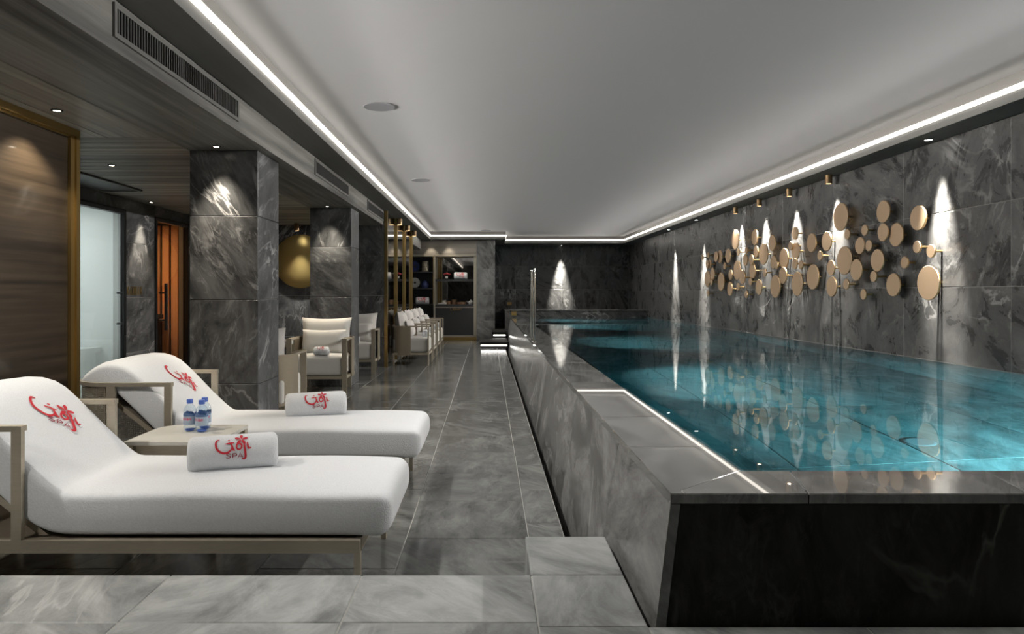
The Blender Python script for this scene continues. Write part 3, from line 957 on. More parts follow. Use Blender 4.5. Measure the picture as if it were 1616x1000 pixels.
placed = []
for (px, py, ph) in sorted(discs, key=lambda t: -t[2]):
    for s in (0.10, 0.13, 0.07, 0.16, 0.19, 0.22):
        X = XR - s
        d = X * F / (px - VX)
        z = CAMZ + (VY - py) * d / F
        r = ph * d / F / 2
        if all(abs(q[3] - s) > 0.024 or math.hypot(q[0] - d, q[1] - z) > q[2] + r + 0.004 for q in placed): break
    placed.append((d, z, r, s, px))
ORD = ['first', 'second', 'third', 'fourth', 'fifth', 'sixth', 'seventh', 'eighth', 'ninth', 'tenth', 'eleventh', 'twelfth', 'thirteenth',
       'fourteenth', 'fifteenth', 'sixteenth', 'seventeenth', 'eighteenth', 'nineteenth', 'twentieth', 'twenty-first', 'twenty-second',
       'twenty-third', 'twenty-fourth', 'twenty-fifth', 'twenty-sixth', 'twenty-seventh', 'twenty-eighth', 'twenty-ninth', 'thirtieth',
       'thirty-first', 'thirty-second', 'thirty-third', 'thirty-fourth', 'thirty-fifth']
cnt = {}
for (d, z, r, s, px) in sorted(placed, key=lambda t: t[4]):
    size = 'small' if r < 0.075 else ('mid-sized' if r < 0.125 else 'large')
    k = cnt.get(size, 0); cnt[size] = k + 1
    root = empty('bronze_wall_disc', (XR, d, z), label='%s from the left of the %s bronze discs on the pool wall' % (ORD[k], size), cat='wall decor', group='bronze discs on the pool wall')
    th = 0.014
    nseg = 40 if r > 0.07 else 28
    dk = MB().lathe([(0.0, -s), (r - 0.004, -s), (r, -s + 0.004)], nseg, 'x').build('disc', 'brass_disc', root, True)
    MB().lathe([(r, -s + 0.004), (r, -s + th), (0.0, -s + th)], nseg, 'x').build('rim', 'brass_rim', dk)
    MB().lathe([(0.011, -s + th), (0.011, 0.0)], 10, 'x').build('rod', 'brass_rim', root, True)

# ------------------------------------------------------------------ lamps
def downlight(x, y, z, w, label, col=(1, 0.88, 0.70), size=70, face='lamp', blend=0.5, r=0.021, aim=(0, 0, 0)):
    o = empty('recessed_downlight', (x, y, z), label=label, cat='ceiling light', group='recessed downlights')
    MB().lathe([(r + 0.012, 0.0), (r + 0.012, -0.005), (r, -0.006), (r, 0.0)], 20).build('trim_ring', 'black_metal', o)
    MB().lathe([(0.0, -0.003), (r, -0.003)], 20).build('lamp_face', face, o)
    light('downlight_beam', 'SPOT', (0, 0, -0.02), w, col, aim, o, spot_size=math.radians(size), spot_blend=blend, shadow_soft_size=0.03)
    return o
WZ = 2.297
downlight(-2.59, 4.10, WZ, SPOT_W * 1.8, 'bright recessed downlight in front of the veneer screen', size=110)
downlight(-3.23, 5.86, WZ, SPOT_W * 1.2, 'bright recessed downlight in the plank ceiling left of the near column', size=90)
downlight(-2.03, 5.10, BEAM, SPOT_W * 3.2, 'recessed downlight washing the front of the nearer column', size=66, blend=1.0, aim=(0.06, 0, 0))
downlight(-2.03, 8.62, BEAM, SPOT_W * 3.2, 'recessed downlight washing the front of the farther column', size=66, blend=1.0, aim=(0.06, 0, 0))
downlight(-4.07, 8.25, WZ, SPOT_W * 4, 'recessed downlight washing the pier between the two glass doors', size=50)
downlight(-3.2, 7.9, WZ, SPOT_W, 'recessed downlight in the plank ceiling between the two columns', size=90)
# unseen lamps added to light the loungers, carrying the row toward the camera
for k, yl in enumerate((2.6, 1.0)):
    downlight(-2.59, yl, WZ, SPOT_W * 2.6, '%s added unseen downlight above the loungers, before the picture edge' % ORD[k], (1, 0.95, 0.88), size=120)
def wallwash(x, y, w, label, size=27):
    downlight(x, y, SOF, w, label, (1.0, 0.95, 0.86), size, 'lamp_white', 1.0, 0.03, (0, -0.075, 0))
wallwash(3.82, 5.92, WALL_W * 1.3, 'recessed wall washer right of the bronze discs', 30)
wallwash(3.80, 12.45, WALL_W * 1.5, 'recessed wall washer left of the bronze discs')
wallwash(3.80, 14.35, WALL_W * 1.5, 'recessed wall washer nearest the far pool corner')
downlight(2.05, 19.05, SOF, WALL_W * 1.2, 'recessed lamp lighting the far end wall', (1.0, 0.95, 0.86), 30, 'lamp_white', 1.0, 0.03, (0.085, 0, 0))
downlight(-1.42, 17.06, SOF, SPOT_W * 0.35, 'left small lamp over the bookcase', size=80)
downlight(-0.98, 17.06, SOF, SPOT_W * 0.35, 'right small lamp over the bookcase', size=80)

def can_spot(x, y, z, w, label, size=42, cl=0.10, rr=0.036, mat='can', aim=(0, 0, 0), group='brass cylinder spots'):
    o = empty('cylinder_spot', (x, y, z), label=label, cat='ceiling light', group=group)
    MB().lathe([(rr, 0.0), (rr, -cl), (rr - 0.006, -cl), (rr - 0.006, -cl + 0.012)], 24).build('housing', mat, o, True)
    MB().lathe([(0.0, -cl + 0.010), (rr - 0.006, -cl + 0.010)], 20).build('lamp_face', 'lamp_white', o)
    light('spot_beam', 'SPOT', (0, 0, -cl - 0.01), w, (1.0, 0.95, 0.86), aim, o, spot_size=math.radians(size), spot_blend=1.0, shadow_soft_size=0.025)
for k, yl in enumerate((7.70, 8.71, 9.67, 10.6)):
    can_spot(3.845, yl, SOF, WALL_W * 0.5, 'brass cylinder spot over the bronze discs, %s from the near end' % ORD[k], 44, aim=(0, -0.10, 0))
can_spot(-3.02, 10.78, WZ, SPOT_W * 6.0, 'brass cylinder spot above the large gold disc', 60, 0.12, 0.04)
for k, yl in enumerate((12.3, 13.5, 14.7)):
    can_spot(-1.585, yl - 0.05, SOF, SPOT_W * 0.5, 'brass cylinder spot before the mirror wall, %s from the near end' % ORD[k], 60, 0.11, 0.05)

# ceiling speakers
for (x, y, lab) in ((-0.888, 5.57, 'nearest'), (-0.907, 9.2, 'middle'), (-0.05, 16.6, 'farthest')):
    o = empty('ceiling_speaker', (x, y, CEIL), label='%s of the flush round grey speakers in the white ceiling' % lab, cat='speaker', group='ceiling speakers')
    MB().lathe([(0.0, -0.006), (0.118, -0.006), (0.118, 0.0)], 40).build('grille', 'speaker', o)
    MB().lathe([(0.118, 0.0), (0.118, -0.007), (0.125, -0.006), (0.126, 0.0)], 40).build('bezel', 'speaker', o)

# beam vents
for (y0, y1, lab) in ((3.07, 4.61, 'nearest'), (6.65, 8.24, 'middle'), (9.55, 11.0, 'farthest')):
    o = empty('air_vent', (XB, y0, 2.355), label='%s long slotted air vent in the beam face' % lab, cat='air vent', group='air vents along the beam')
    L, H, t = y1 - y0, 0.155, 0.022
    MB().box(0, 0.012, 0, L, 0, t).box(0, 0.012, 0, L, H - t, H).box(0, 0.012, 0, t, t, H - t).box(0, 0.012, L - t, L, t, H - t).build('vent_frame', 'vent_frame', o)
    MB().box(0, 0.002, t, L - t, t, H - t).build('backing', 'black', o)
    sl = MB()
    k = t + 0.012
    while k < L - t - 0.01:
        sl.box(0.002, 0.010, k, k + 0.009, t, H - t); k += 0.026
    sl.build('slats', 'vent_dark', o, kind='stuff')
ap = empty('ceiling_panel', (-3.9, 6.4, 2.297), label='dark flat service panel in the plank ceiling above the steam room door', cat='panel')
MB().box(-0.22, 0.22, -0.87, 0.87, -0.012, 0.0).build('cover', 'charcoal', ap)
MB().box(0.19, 0.22, -0.87, 0.87, -0.02, -0.012).box(-0.22, 0.19, 0.84, 0.87, -0.02, -0.012).build('edge', 'vent_frame', ap)

# ------------------------------------------------------------------ mirror wall
mw = empty('mirror_wall', (XB + 0.02, YW, 0), label='smoked mirror wall with slim brass uprights behind the row of armchairs', cat='mirror')
for k in range(3):
    MB().box(0.0, 0.012, 0.06 + k * 1.22, 1.26 + k * 1.22, 0.05, SOF - 0.01).build('mirror_pane', 'mirror', mw)
for k in range(4):
    MB().box(-0.01, 0.045, k * 1.22, k * 1.22 + 0.05, 0, SOF).build('upright', 'brass', mw)

# ------------------------------------------------------------------ bookcase
bc = empty('bookcase', (-1.14, 17.2, 0), label='built-in dark bookcase with lit shelves and a glazed niche at the end', cat='bookcase')
def bb(name, mat, x0, x1, y0, y1, z0, z1, parent=None):
    return MB().box(x0 + 1.14, x1 + 1.14, y0, y1, z0, z1).build(name, mat, parent or bc)
bb('back_panel', 'shelf_dark', -1.97, -1.37, 0.40, 0.42, 0.1, 2.12)
bb('mirror_back', 'mirror', -1.33, -0.34, 0.40, 0.41, 0.9, 2.12)
bb('side_panel', 'champagne', -1.985, -1.95, 0, 0.42, 0.1, 2.14)
bb('divider', 'champagne', -1.372, -1.325, 0, 0.42, 0.1, 2.14)
bb('divider_trim', 'brass', -1.385, -1.372, 0.01, 0.03, 0.93, 2.12)
bb('side_panel', 'champagne', -0.36, -0.29, 0, 0.42, 0.1, 2.14)
bb('top_rail', 'champagne', -1.985, -0.29, 0, 0.42, 2.12, 2.17)
bb('plinth', 'brass', -1.985, -0.29, 0.01, 0.42, 0, 0.085)
for z in (1.74, 1.325, 0.92, 0.5):
    bb('shelf', 'shelf_dark', -1.95, -1.372, 0.01, 0.40, z - 0.03, z)
bb('shelf', 'charcoal', -1.325, -0.36, 0.01, 0.40, 1.50, 1.545)
ctr = bb('counter', 'charcoal', -1.325, -0.36, 0.0, 0.40, 0.84, 0.91)
bb('counter_edge', 'champagne', -1.325, -0.36, -0.004, 0.0, 0.83, 0.85)
bb('door', 'charcoal', -1.325, -0.36, 0.0, 0.02, 0.13, 0.83)
bb('bottom_rail', 'champagne', -1.985, -0.29, 0.0, 0.40, 0.085, 0.13)
solid_text('letter', 'LIBRARY', 0.05, 0.006, 'brass', bc, (-0.94 + 1.14, -0.002, 0.762), (1, 0, 0), (0, 0, 1), (0, -1, 0), 0.2, 0.9)
bb('cornice', 'band_wood', -1.985, -0.29, 0.0, 0.42, 2.17, SOF - 0.002)

# ------------------------------------------------------------------ towels
def roll(L, R, seed=0):
    rnd = random.Random(seed)
    mb = MB()
    n = 40
    rings = []
    prof = [(-L / 2 - 0.004, 0.30), (-L / 2 + 0.004, 0.36), (-L / 2 - 0.004, 0.44), (-L / 2 + 0.004, 0.52), (-L / 2 - 0.004, 0.62), (-L / 2 + 0.004, 0.70), (-L / 2 - 0.002, 0.80),
            (-L / 2 + 0.006, 0.92), (-L / 2 + 0.018, 0.985), (-L / 2 + 0.04, 1.0)]
    m = 10
    full = [(-L / 2 + 0.0, 0.02)] + prof + [(-L / 2 + 0.04 + (L - 0.08) * k / m, 1.0) for k in range(1, m)] + [(-p[0], p[1]) for p in reversed(prof)] + [(L / 2, 0.02)]
    vv = []
    for (x, k) in full:
        for j in range(n):
            a = 2 * PI * j / n
            rr = R * k * (1 + 0.03 * (j / n if k > 0.9 else 0)) 
            wob = 1 + 0.012 * math.sin(3 * a + x * 9 + seed)
            z = rr * wob * math.sin(a); 
            if z < -R * 0.86: z = -R * 0.86
            vv.append((x, rr * wob * math.cos(a), z + R * 0.86))
    ff = []
    for i in range(len(full) - 1):
        for j in range(n):
            j2 = (j + 1) % n
            ff.append((i * n + j, (i + 1) * n + j, (i + 1) * n + j2, i * n + j2))
    mb.add(vv, ff)
    return mb
def towel(loc, rz, L, R, label, logo_w=0.15, ang=55, seed=0, group='rolled white towels', parent=None):
    o = empty('rolled_towel', loc, rz, label=label, cat='towel', group=group)
    roll(L, R, seed).build('terry_roll', 'terry', o, True)
    if logo_w:
        # angle measured from the near side (-y) upward
        def fn(u, v):
            x = (u - 0.5) * logo_w
            a = math.radians(ang) + (v - 0.08) * logo_w / R
            rr = R * 1.045 + 0.001
            return (x, -rr * math.cos(a), rr * math.sin(a) + R * 0.86)
        red, mar = spa_logo(fn)
        red.build('logo', 'red', o, label='red Goji lettering with a small flower')
        mar.build('logo_line', 'maroon', o, label='small dark red SPA lettering')
    return o

# ------------------------------------------------------------------ loungers
def lounger(loc, label, seed):
    r = empty('sun_lounger', loc, label=label, cat='lounger', group='white terry loungers')
    # local frame: x toward the foot end, y from the near rail (0) to the far rail (W)
    W = 0.70
    XF, XH, XA, XV = 1.95, 0.0, 0.61, 0.28      # foot, head, arm post, woven panel end
    ZR0, ZR1, ZA = 0.185, 0.235, 0.68
    for y0 in (0.0, W - 0.03):
        MB().box(0.12, XF, y0, y0 + 0.03, ZR0, ZR1).build('side_rail', 'champagne', r)
        MB().box(XF - 0.022, XF + 0.002, y0, y0 + 0.03, 0, ZR0).build('leg', 'champagne', r)
        MB().box(0.14, 0.165, y0, y0 + 0.03, 0, ZR0).build('leg', 'champagne', r)
        MB().box(XA - 0.02, XA + 0.02, y0, y0 + 0.022, ZR1, ZA - 0.022).build('arm_post', 'champagne', r)
    MB().box(XF - 0.022, XF + 0.002, 0.03, W - 0.03, ZR0, ZR1).build('foot_rail', 'champagne', r)
    MB().box(0.2, XF - 0.022, 0.03, W - 0.03, 0.205, 0.228).build('deck', 'taupe_panel', r)
    # top rail: runs round the head end in one curve
    R_ = 0.24
    path = [(XA + 0.02, 0.0)]
    path += [(XH + R_ - R_ * math.sin(a), R_ - R_ * math.cos(a)) for a in [PI / 2 * k / 8 for k in range(9)]]
    path += [(XH + R_ - R_ * math.cos(a), W - R_ + R_ * math.sin(a)) for a in [PI / 2 * k / 8 for k in range(9)]]
    path += [(XA + 0.02, W)]
    def offset(i, k):
        a = Vector(path[max(0, i - 1)]); b = Vector(path[min(len(path) - 1, i + 1)])
        d = (b - a).normalized(); n = Vector((d.y, -d.x)) 
        return Vector(path[i]) - n * k * -1 if False else Vector(path[i]) + Vector((-d.y, d.x)) * -k
    rail = MB()
    n = len(path)
    vv = []
    for i in range(n):
        o, q = offset(i, 0.0), offset(i, 0.035)
        vv += [(o.x, o.y, ZA - 0.022), (q.x, q.y, ZA - 0.022), (q.x, q.y, ZA), (o.x, o.y, ZA)]
    ff = [(3, 2, 1, 0), tuple(4 * (n - 1) + k for k in range(4))]
    for i in range(n - 1):
        for k in range(4):
            k2 = (k + 1) % 4
            ff.append((4 * i + k, 4 * i + k2, 4 * i + 4 + k2, 4 * i + 4 + k))
    rail.add(vv, ff).build('arm_rail', 'champagne', r)
    # woven metal lattice under the rail
    dense = []
    P = [Vector((XV, 0.006))] + [Vector(p) for p in path[1:-1]] + [Vector((XV, W - 0.006))]
    seglen = [(P[i + 1] - P[i]).length for i in range(len(P) - 1)]
    tot = sum(seglen)
    def at(s):
        for i, L in enumerate(seglen):
            if s <= L or i == len(seglen) - 1:
                return P[i].lerp(P[i + 1], min(1, s / L)), (P[i + 1] - P[i]).normalized()
            s -= L
    lat = MB()
    s = 0.0
    while s < tot:
        p, d = at(s)
        nn = Vector((-d.y, d.x))
        a, b = p - d * 0.0026 + nn * -0.010, p + d * 0.0026 + nn * -0.010
        lat.add([(a.x, a.y, ZR1), (b.x, b.y, ZR1), (b.x, b.y, ZA - 0.022), (a.x, a.y, ZA - 0.022)], [(0, 1, 2, 3)])
        s += 0.0125
    z = ZR1 + 0.006
    K = 40
    while z < ZA - 0.022:
        vv = []
        for k in range(K + 1):
            p, d = at(tot * k / K)
            nn = Vector((-d.y, d.x)); p = p + nn * -0.0115
            vv += [(p.x, p.y, z), (p.x, p.y, z + 0.0052)]
        lat.add(vv, [(2 * k, 2 * k + 2, 2 * k + 3, 2 * k + 1) for k in range(K)])
        z += 0.0125
    lat.build('woven_lattice', 'taupe_panel', r, kind='stuff')
    for y0 in (0.0, W - 0.02):
        MB().box(XV - 0.025, XV + 0.025, y0, y0 + 0.02, ZR1, ZA - 0.022).build('panel_post', 'champagne', r)
    MB().hexa([(0.66, 0.06, 0.235), (0.70, 0.06, 0.235), (0.70, W - 0.06, 0.235), (0.66, W - 0.06, 0.235)],
              [(0.20, 0.06, 0.60), (0.222, 0.06, 0.618), (0.222, W - 0.06, 0.618), (0.20, W - 0.06, 0.60)]).build('backrest_board', 'champagne', r)
    # towelled mattress lofted along its length
    mid = smooth_pts([(2.07, 0, 0.318), (1.9, 0, 0.322), (1.5, 0, 0.325), (1.1, 0, 0.325), (0.86, 0, 0.325), (0.755, 0, 0.330), (0.685, 0, 0.362), (0.60, 0, 0.437), (0.50, 0, 0.535), (0.40, 0, 0.632), (0.32, 0, 0.695), (0.23, 0, 0.705), (0.14, 0, 0.655), (0.09, 0, 0.60)], 7)
    n = len(mid)
    TH, WD = 0.178, 0.655
    YC = W / 2
    M_ = 44
    vv = []
    rr = random.Random(seed)
    clen = [0.0]
    for i in range(1, n): clen.append(clen[-1] + (mid[i] - mid[i - 1]).length)
    frames = []
    for i, p in enumerate(mid):
        d = (mid[min(i + 1, n - 1)] - mid[max(i - 1, 0)]).normalized()
        up = Vector((d.z, 0, -d.x))
        if up.z < 0 and i < n * 0.5: up = -up
        frames.append((p, d, up))
    e = 0.06
    rings = []
    total = clen[-1]
    stations = [0, 0.003, 0.010, 0.022, 0.040, 0.060] 
    ss = [q for q in stations] + [0.09 + (total - 0.18) * k / 56 for k in range(57)] + [total - q for q in reversed(stations)]
    def frame_at(s):
        for i in range(n - 1):
            if s <= clen[i + 1] or i == n - 2:
                t = (s - clen[i]) / (clen[i + 1] - clen[i])
                a, b = frames[i], frames[i + 1]
                return a[0].lerp(b[0], t), a[1].lerp(b[1], t).normalized(), a[2].lerp(b[2], t).normalized()
    def outline(s):
        g = min(s, total - s)
        k = 1.0 if g > e else math.sqrt(max(0, 1 - ((e - g) / e) ** 2))
        head = max(0.0, min(1.0, (s - (total - 0.55)) / 0.55))
        th = TH * (0.30 + 0.70 * k); wd = WD - 2 * e * (1 - k) * 0.7
        wd -= 0.16 * max(0, (s - (total - 0.28)) / 0.28) ** 2
        return th, wd
    for s in ss:
        p, d, up = frame_at(s)
        th, wd = outline(s)
        rad = min(0.07, th * 0.48)
        for k in range(M_):
            a = 2 * PI * k / M_
            cs, sn = math.cos(a), math.sin(a)
            yb = math.copysign(min(1, abs(cs) ** 0.20), cs); zb = math.copysign(min(1, abs(sn) ** 0.26), sn)
            q = p + up * (zb * th / 2)
            crown = 0.012 * (1 - yb * yb) if zb > 0 else 0
            q = q + up * crown + Vector((0, yb * wd / 2, 0))
            q += up * (0.003 * math.sin(7.1 * s + 5 * yb + seed) * (zb > 0))
            vv.append((q.x, q.y + YC, q.z))
    ff = []
    for i in range(len(ss) - 1):
        for k in range(M_):
            k2 = (k + 1) % M_
            ff.append((i * M_ + k, i * M_ + k2, (i + 1) * M_ + k2, (i + 1) * M_ + k))
    ff.append(tuple(reversed(range(M_)))); ff.append(tuple((len(ss) - 1) * M_ + k for k in range(M_)))
    mt = MB().add(vv, ff).build('towelled_mattress', 'terry', r, True)
    # logo lying diagonally on the raised end
    LW = 0.235
    s_c, y_c = total - 0.45, 0.03
    def fn(u, v):
        a, b = (u - 0.5) * LW, (v - 0.08) * LW
        c_ = math.sqrt(0.5)
        yy = y_c + (a + b * 0.9) * c_
        sl = s_c + (-a + b) * c_
        p, d, up = frame_at(sl)
        th, wd = outline(sl)
        yb = yy / (wd / 2)
        q = p + up * (th / 2 + 0.012 * (1 - yb * yb) + 0.005)
        return (q.x, yy + YC, q.z)
    red, mar = spa_logo(fn)
    red.build('logo', 'red', mt, label='red Goji lettering with a small flower')
    mar.build('logo_line', 'maroon', mt, label='small dark red SPA lettering')
    return r
lounger((-2.45, 2.66, 0), 'nearer sun lounger under white terry, cut off by the left picture edge', 1)
lounger((-2.46, 3.94, 0), 'farther sun lounger under white terry, beside the slate column', 2)
towel((-1.14, 3.06, 0.418), math.radians(19), 0.37, 0.079, 'rolled white towel with red logo on the nearer lounger', 0.15, 21, 1)
towel((-1.10, 4.37, 0.418), math.radians(19), 0.37, 0.079, 'rolled white towel with red logo on the farther lounger', 0.15, 21, 2)

# ------------------------------------------------------------------ side table and bottles
tb = empty('side_table', (-1.60, 3.66, 0), label='cream square side table between the two loungers', cat='side table')
hw, hd = 0.235, 0.225
pts = [(-hw, -hd), (hw, -hd), (hw, hd)] + [(-hw + 0.12 - 0.12 * math.sin(a), hd - 0.12 + 0.12 * math.cos(a)) for a in [PI / 2 * k / 8 for k in range(9)]]
n = len(pts)
MB().add([(x, y, 0.432) for x, y in pts] + [(x, y, 0.450) for x, y in pts],
         [tuple(reversed(range(n))), tuple(range(n, 2 * n))] + [(k, (k + 1) % n, n + (k + 1) % n, n + k) for k in range(n)]).build('table_top', 'table', tb)
for sx, sy in ((-1, -1), (1, -1), (1, 1), (-1, 1)):
    x = sx * (hw - 0.024); y = sy * (hd - 0.024) - (0.03 if (sx, sy) == (-1, 1) else 0)
    MB().box(x - 0.022, x + 0.022, y - 0.022, y + 0.022, 0, 0.430).build('leg', 'champagne', tb)
for sy in (-1, 1):
    MB().box(-hw + 0.05, hw - 0.05, sy * (hd - 0.03) - 0.008, sy * (hd - 0.03) + 0.008, 0.375, 0.430).build('apron', 'champagne', tb)
MB().box(hw - 0.045, hw - 0.03, -hd + 0.05, hd - 0.05, 0.375, 0.430).build('apron', 'champagne', tb)

def bottle(loc, rz, label):
    o = empty('water_bottle', loc, rz, label=label, cat='bottle', group='water bottles on the side table')
    R = 0.033
    MB().lathe([(0.0, 0.004), (R * 0.7, 0.0), (R * 0.95, 0.006), (R, 0.02), (R * 0.97, 0.04), (R, 0.05), (R, 0.105), (R * 0.96, 0.118), (R * 0.75, 0.134), (R * 0.42, 0.146), (R * 0.40, 0.152)], 28).build('body', 'bottle', o, True)
    MB().lathe([(0.0, 0.172), (0.0155, 0.172), (0.0165, 0.170), (0.0165, 0.150), (0.0, 0.150)], 24).build('cap', 'cap', o, True)
    MB().lathe([(0.0, 0.004), (R * 0.62, 0.003), (R * 0.8, 0.011), (0.0, 0.012)], 24).build('base_tint', 'cap', o, True, label='blue tinted bottle base')
    k = R + 0.0006
    lb = MB()
    m = 28
    hts = [0.098 + 0.006 * math.sin(3 * 2 * PI * j / m) + 0.003 * math.sin(7 * 2 * PI * j / m) for j in range(m)]
    vv = []
    for j in range(m):
        a = 2 * PI * j / m
        vv += [(k * math.cos(a), k * math.sin(a), 0.036), (k * math.cos(a), k * math.sin(a), 0.083)]
    lb.add(vv, [(2 * j, 2 * ((j + 1) % m), 2 * ((j + 1) % m) + 1, 2 * j + 1) for j in range(m)])
    L = lb.build('paper_label', 'label', o, True)
    mt = MB(); vv = []
    for j in range(m):
        a = 2 * PI * j / m
        vv += [(k * math.cos(a), k * math.sin(a), 0.0832), (k * math.cos(a), k * math.sin(a), hts[j])]
    mt.add(vv, [(2 * j, 2 * ((j + 1) % m), 2 * ((j + 1) % m) + 1, 2 * j + 1) for j in range(m)])
    mt.build('mountain_print', 'label_dark', o, True)
    k2 = k + 0.0006
    tx = MB()
    w = 0.042
    def fn(u, v):
        a = -PI / 2 + (u - w / 2) / k2
        return (k2 * math.cos(a), k2 * math.sin(a), 0.062 + v)
    text_strokes(tx, 'evian', 0.0165, fn, 0.2, 0.78)
    tx.build('lettering', 'pink', L)
    return o
bottle((-1.547, 3.69, 0.4502), math.radians(-22), 'water bottle with blue cap, front one of the three')
bottle((-1.622, 3.715, 0.4502), math.radians(-22), 'water bottle with blue cap, left one of the three')
bottle((-1.566, 3.775, 0.4502), math.radians(20), 'water bottle with blue cap, hindmost of the three')

# ------------------------------------------------------------------ armchairs
def armchair(name='armchair'):
    r = empty(name, (0, 0, 0))
    W, D, ZA = 0.72, 0.64, 0.655       # faces -y; origin at floor centre
    a, b = W / 2, D / 2
    for sx in (-1, 1):
        xx = sx * (a - 0.03)
        MB().box(xx - 0.03, xx + 0.03, -b, -b + 0.022, 0, ZA).build('front_leg', 'champagne', r)
        MB().box(xx - 0.03, xx + 0.03, -b + 0.022, b - 0.30, ZA - 0.02, ZA).build('arm', 'champagne', r)
        MB().box(sx * (a - 0.09) - 0.025, sx * (a - 0.09) + 0.025, b - 0.06, b - 0.035, 0, 0.20).build('rear_leg', 'champagne', r)
        MB().box(xx - 0.015, xx + 0.015, -b + 0.022, b - 0.06, 0.175, 0.21).build('side_rail', 'champagne', r)
    MB().box(-a + 0.06, a - 0.06, -b, -b + 0.022, 0.175, 0.21).build('front_rail', 'champagne', r)
    MB().box(-a + 0.04, a - 0.04, -b + 0.03, b - 0.05, 0.18, 0.205).build('seat_deck', 'champagne', r)
    # wrap-around back
    R_ = 0.20
    path = [(a, b - 0.34)] + [(a - R_ + R_ * math.cos(t), b - R_ + R_ * math.sin(t)) for t in [PI / 2 * k / 8 for k in range(9)]]
    path += [(-x, y) for x, y in reversed(path)]
    n = len(path)
    vv = []
    for i in range(n):
        p = Vector(path[i]); d = (Vector(path[min(n - 1, i + 1)]) - Vector(path[max(0, i - 1)])).normalized()
        q = p + Vector((-d.y, d.x)) * 0.014
        vv += [(p.x, p.y, 0.17), (q.x, q.y, 0.17), (q.x, q.y, ZA), (p.x, p.y, ZA)]
    ff = [(3, 2, 1, 0), tuple(4 * (n - 1) + k for k in range(4))]
    for i in range(n - 1):
        for k in range(4):
            k2 = (k + 1) % 4
            ff.append((4 * i + k, 4 * i + k2, 4 * i + 4 + k2, 4 * i + 4 + k))
    MB().add(vv, ff).build('wrap_back', 'taupe_panel', r, True)
    MB().rounded(W - 0.09, D - 0.05, 0.245, 0.045, 4, (0, -0.012, 0.33), 0.012).build('seat_cushion', 'linen', r, True)
    MB().pillow(0.63, 0.46, 0.19).build('back_cushion', 'linen', r, True, (0, b - 0.15, 0.665), (-0.16, 0, 0))
    MB().pillow(0.54, 0.30, 0.15).build('lumbar_cushion', 'linen', r, True, (0, b - 0.285, 0.600), (-0.22, 0, 0))
    return r
proto = armchair()
G1 = 'taupe framed armchairs with white cushions'
def place(o, x, y, rz, label):
    o.location = (x, y, 0); o.rotation_euler = (0, 0, rz)
    tag(o, label, 'armchair', G1)
ROW = (11.62, 12.62, 13.62, 14.62)
place(proto, -2.035, 8.42, 0, 'armchair with stacked pale cushions in front of the farther column')
others = [(-2.105, 6.25, PI, 'armchair seen from behind, back against the nearer column'),
          (-2.03, 10.42, 0, 'armchair against the slate wall, half hidden by the farther column')]
for k, yy in enumerate(ROW):
    others.append((-1.295, yy, PI / 2, 'armchair before the mirror wall, %s' % ('nearest of the row', 'second of the row', 'third of the row', 'last of the row, next to the bookcase')[k]))
for (x, y, rz, lab) in others:
    place(copy_tree(proto), x, y, rz, lab)
ST = 0.46
towel((-1.99, 8.165, ST), 0.0, 0.17, 0.052, 'small rolled towel with red logo on the armchair before the farther column', 0.085, 40, 4, 'small rolled towels on armchairs')
towel((-2.0, 10.19, ST), 0.0, 0.17, 0.052, 'small rolled towel on the half hidden armchair by the slate wall', 0.085, 40, 5, 'small rolled towels on armchairs')
for k, yy in enumerate(ROW):
    towel((-1.06, yy - 0.02, ST), PI / 2, 0.19, 0.058, 'small rolled towel on the mirror wall armchair, %s' % ('nearest of the row', 'second of the row', 'third of the row', 'last of the row')[k], 0.085, 40, 6 + k, 'small rolled towels on armchairs')

# low table behind the chairs
lt = empty('low_table', (-2.95, 9.6, 0), label='low taupe table with folded white towels, beyond the near column', cat='side table')
MB().box(-0.28, 0.28, -0.25, 0.25, 0.46, 0.49).build('table_top', 'champagne', lt)
for sx in (-1, 1):
    for sy in (-1, 1):
        MB().box(sx * 0.25 - 0.025, sx * 0.25 + 0.025, sy * 0.22 - 0.015, sy * 0.22 + 0.015, 0, 0.46).build('leg', 'champagne', lt)
ft = empty('folded_towel', (-2.92, 9.56, 0.4902), label='folded white towel lying on the low table', cat='towel')
MB().rounded(0.42, 0.26, 0.05, 0.02, 3, (0, 0, 0.026)).build('towel_fold', 'terry', ft, True)

# ------------------------------------------------------------------ things in the bookcase
YS = 17.38
def shelf_towel(x, z, lab):
    towel((x, YS - 0.06, z + 0.001), 0, 0.33, 0.095, lab, 0.20, 12, 11, 'rolled towels in the bookcase')
shelf_towel(-1.66, 0.92, 'rolled towel with red logo on the lower left bookcase shelf')
shelf_towel(-0.69, 1.545, 'rolled towel with red logo in the glazed bookcase niche')
def lathe_thing(name, x, z, prof, mat, label, cat, part='body', y=YS - 0.03, group=None):
    o = empty(name, (x, y, z + 0.001), label=label, cat=cat, group=group)
    MB().lathe(prof, 28).build(part, mat, o, True)
    return o
t = empty('tin_stack', (-1.59, YS - 0.03, 1.741), label='stack of five pale round tins on the top left bookcase shelf', cat='tins')
for k in range(5):
    MB().lathe([(0.0, 0), (0.085, 0), (0.09, 0.01), (0.09, 0.042), (0.082, 0.05), (0.0, 0.05)], 24).build('tin', 'champagne', t, True, (0, 0, 0.052 * k))
j = lathe_thing('blue_jar', -1.60, 1.325, [(0.0, 0), (0.07, 0), (0.10, 0.04), (0.10, 0.10), (0.07, 0.15), (0.05, 0.16), (0.0, 0.16)], 'blue_glaze', 'blue glazed jar on the middle left bookcase shelf', 'jar')
MB().lathe([(0.0, 0.16), (0.055, 0.16), (0.05, 0.18), (0.012, 0.185), (0.012, 0.205), (0.0, 0.207)], 20).build('lid', 'blue_glaze', j, True)
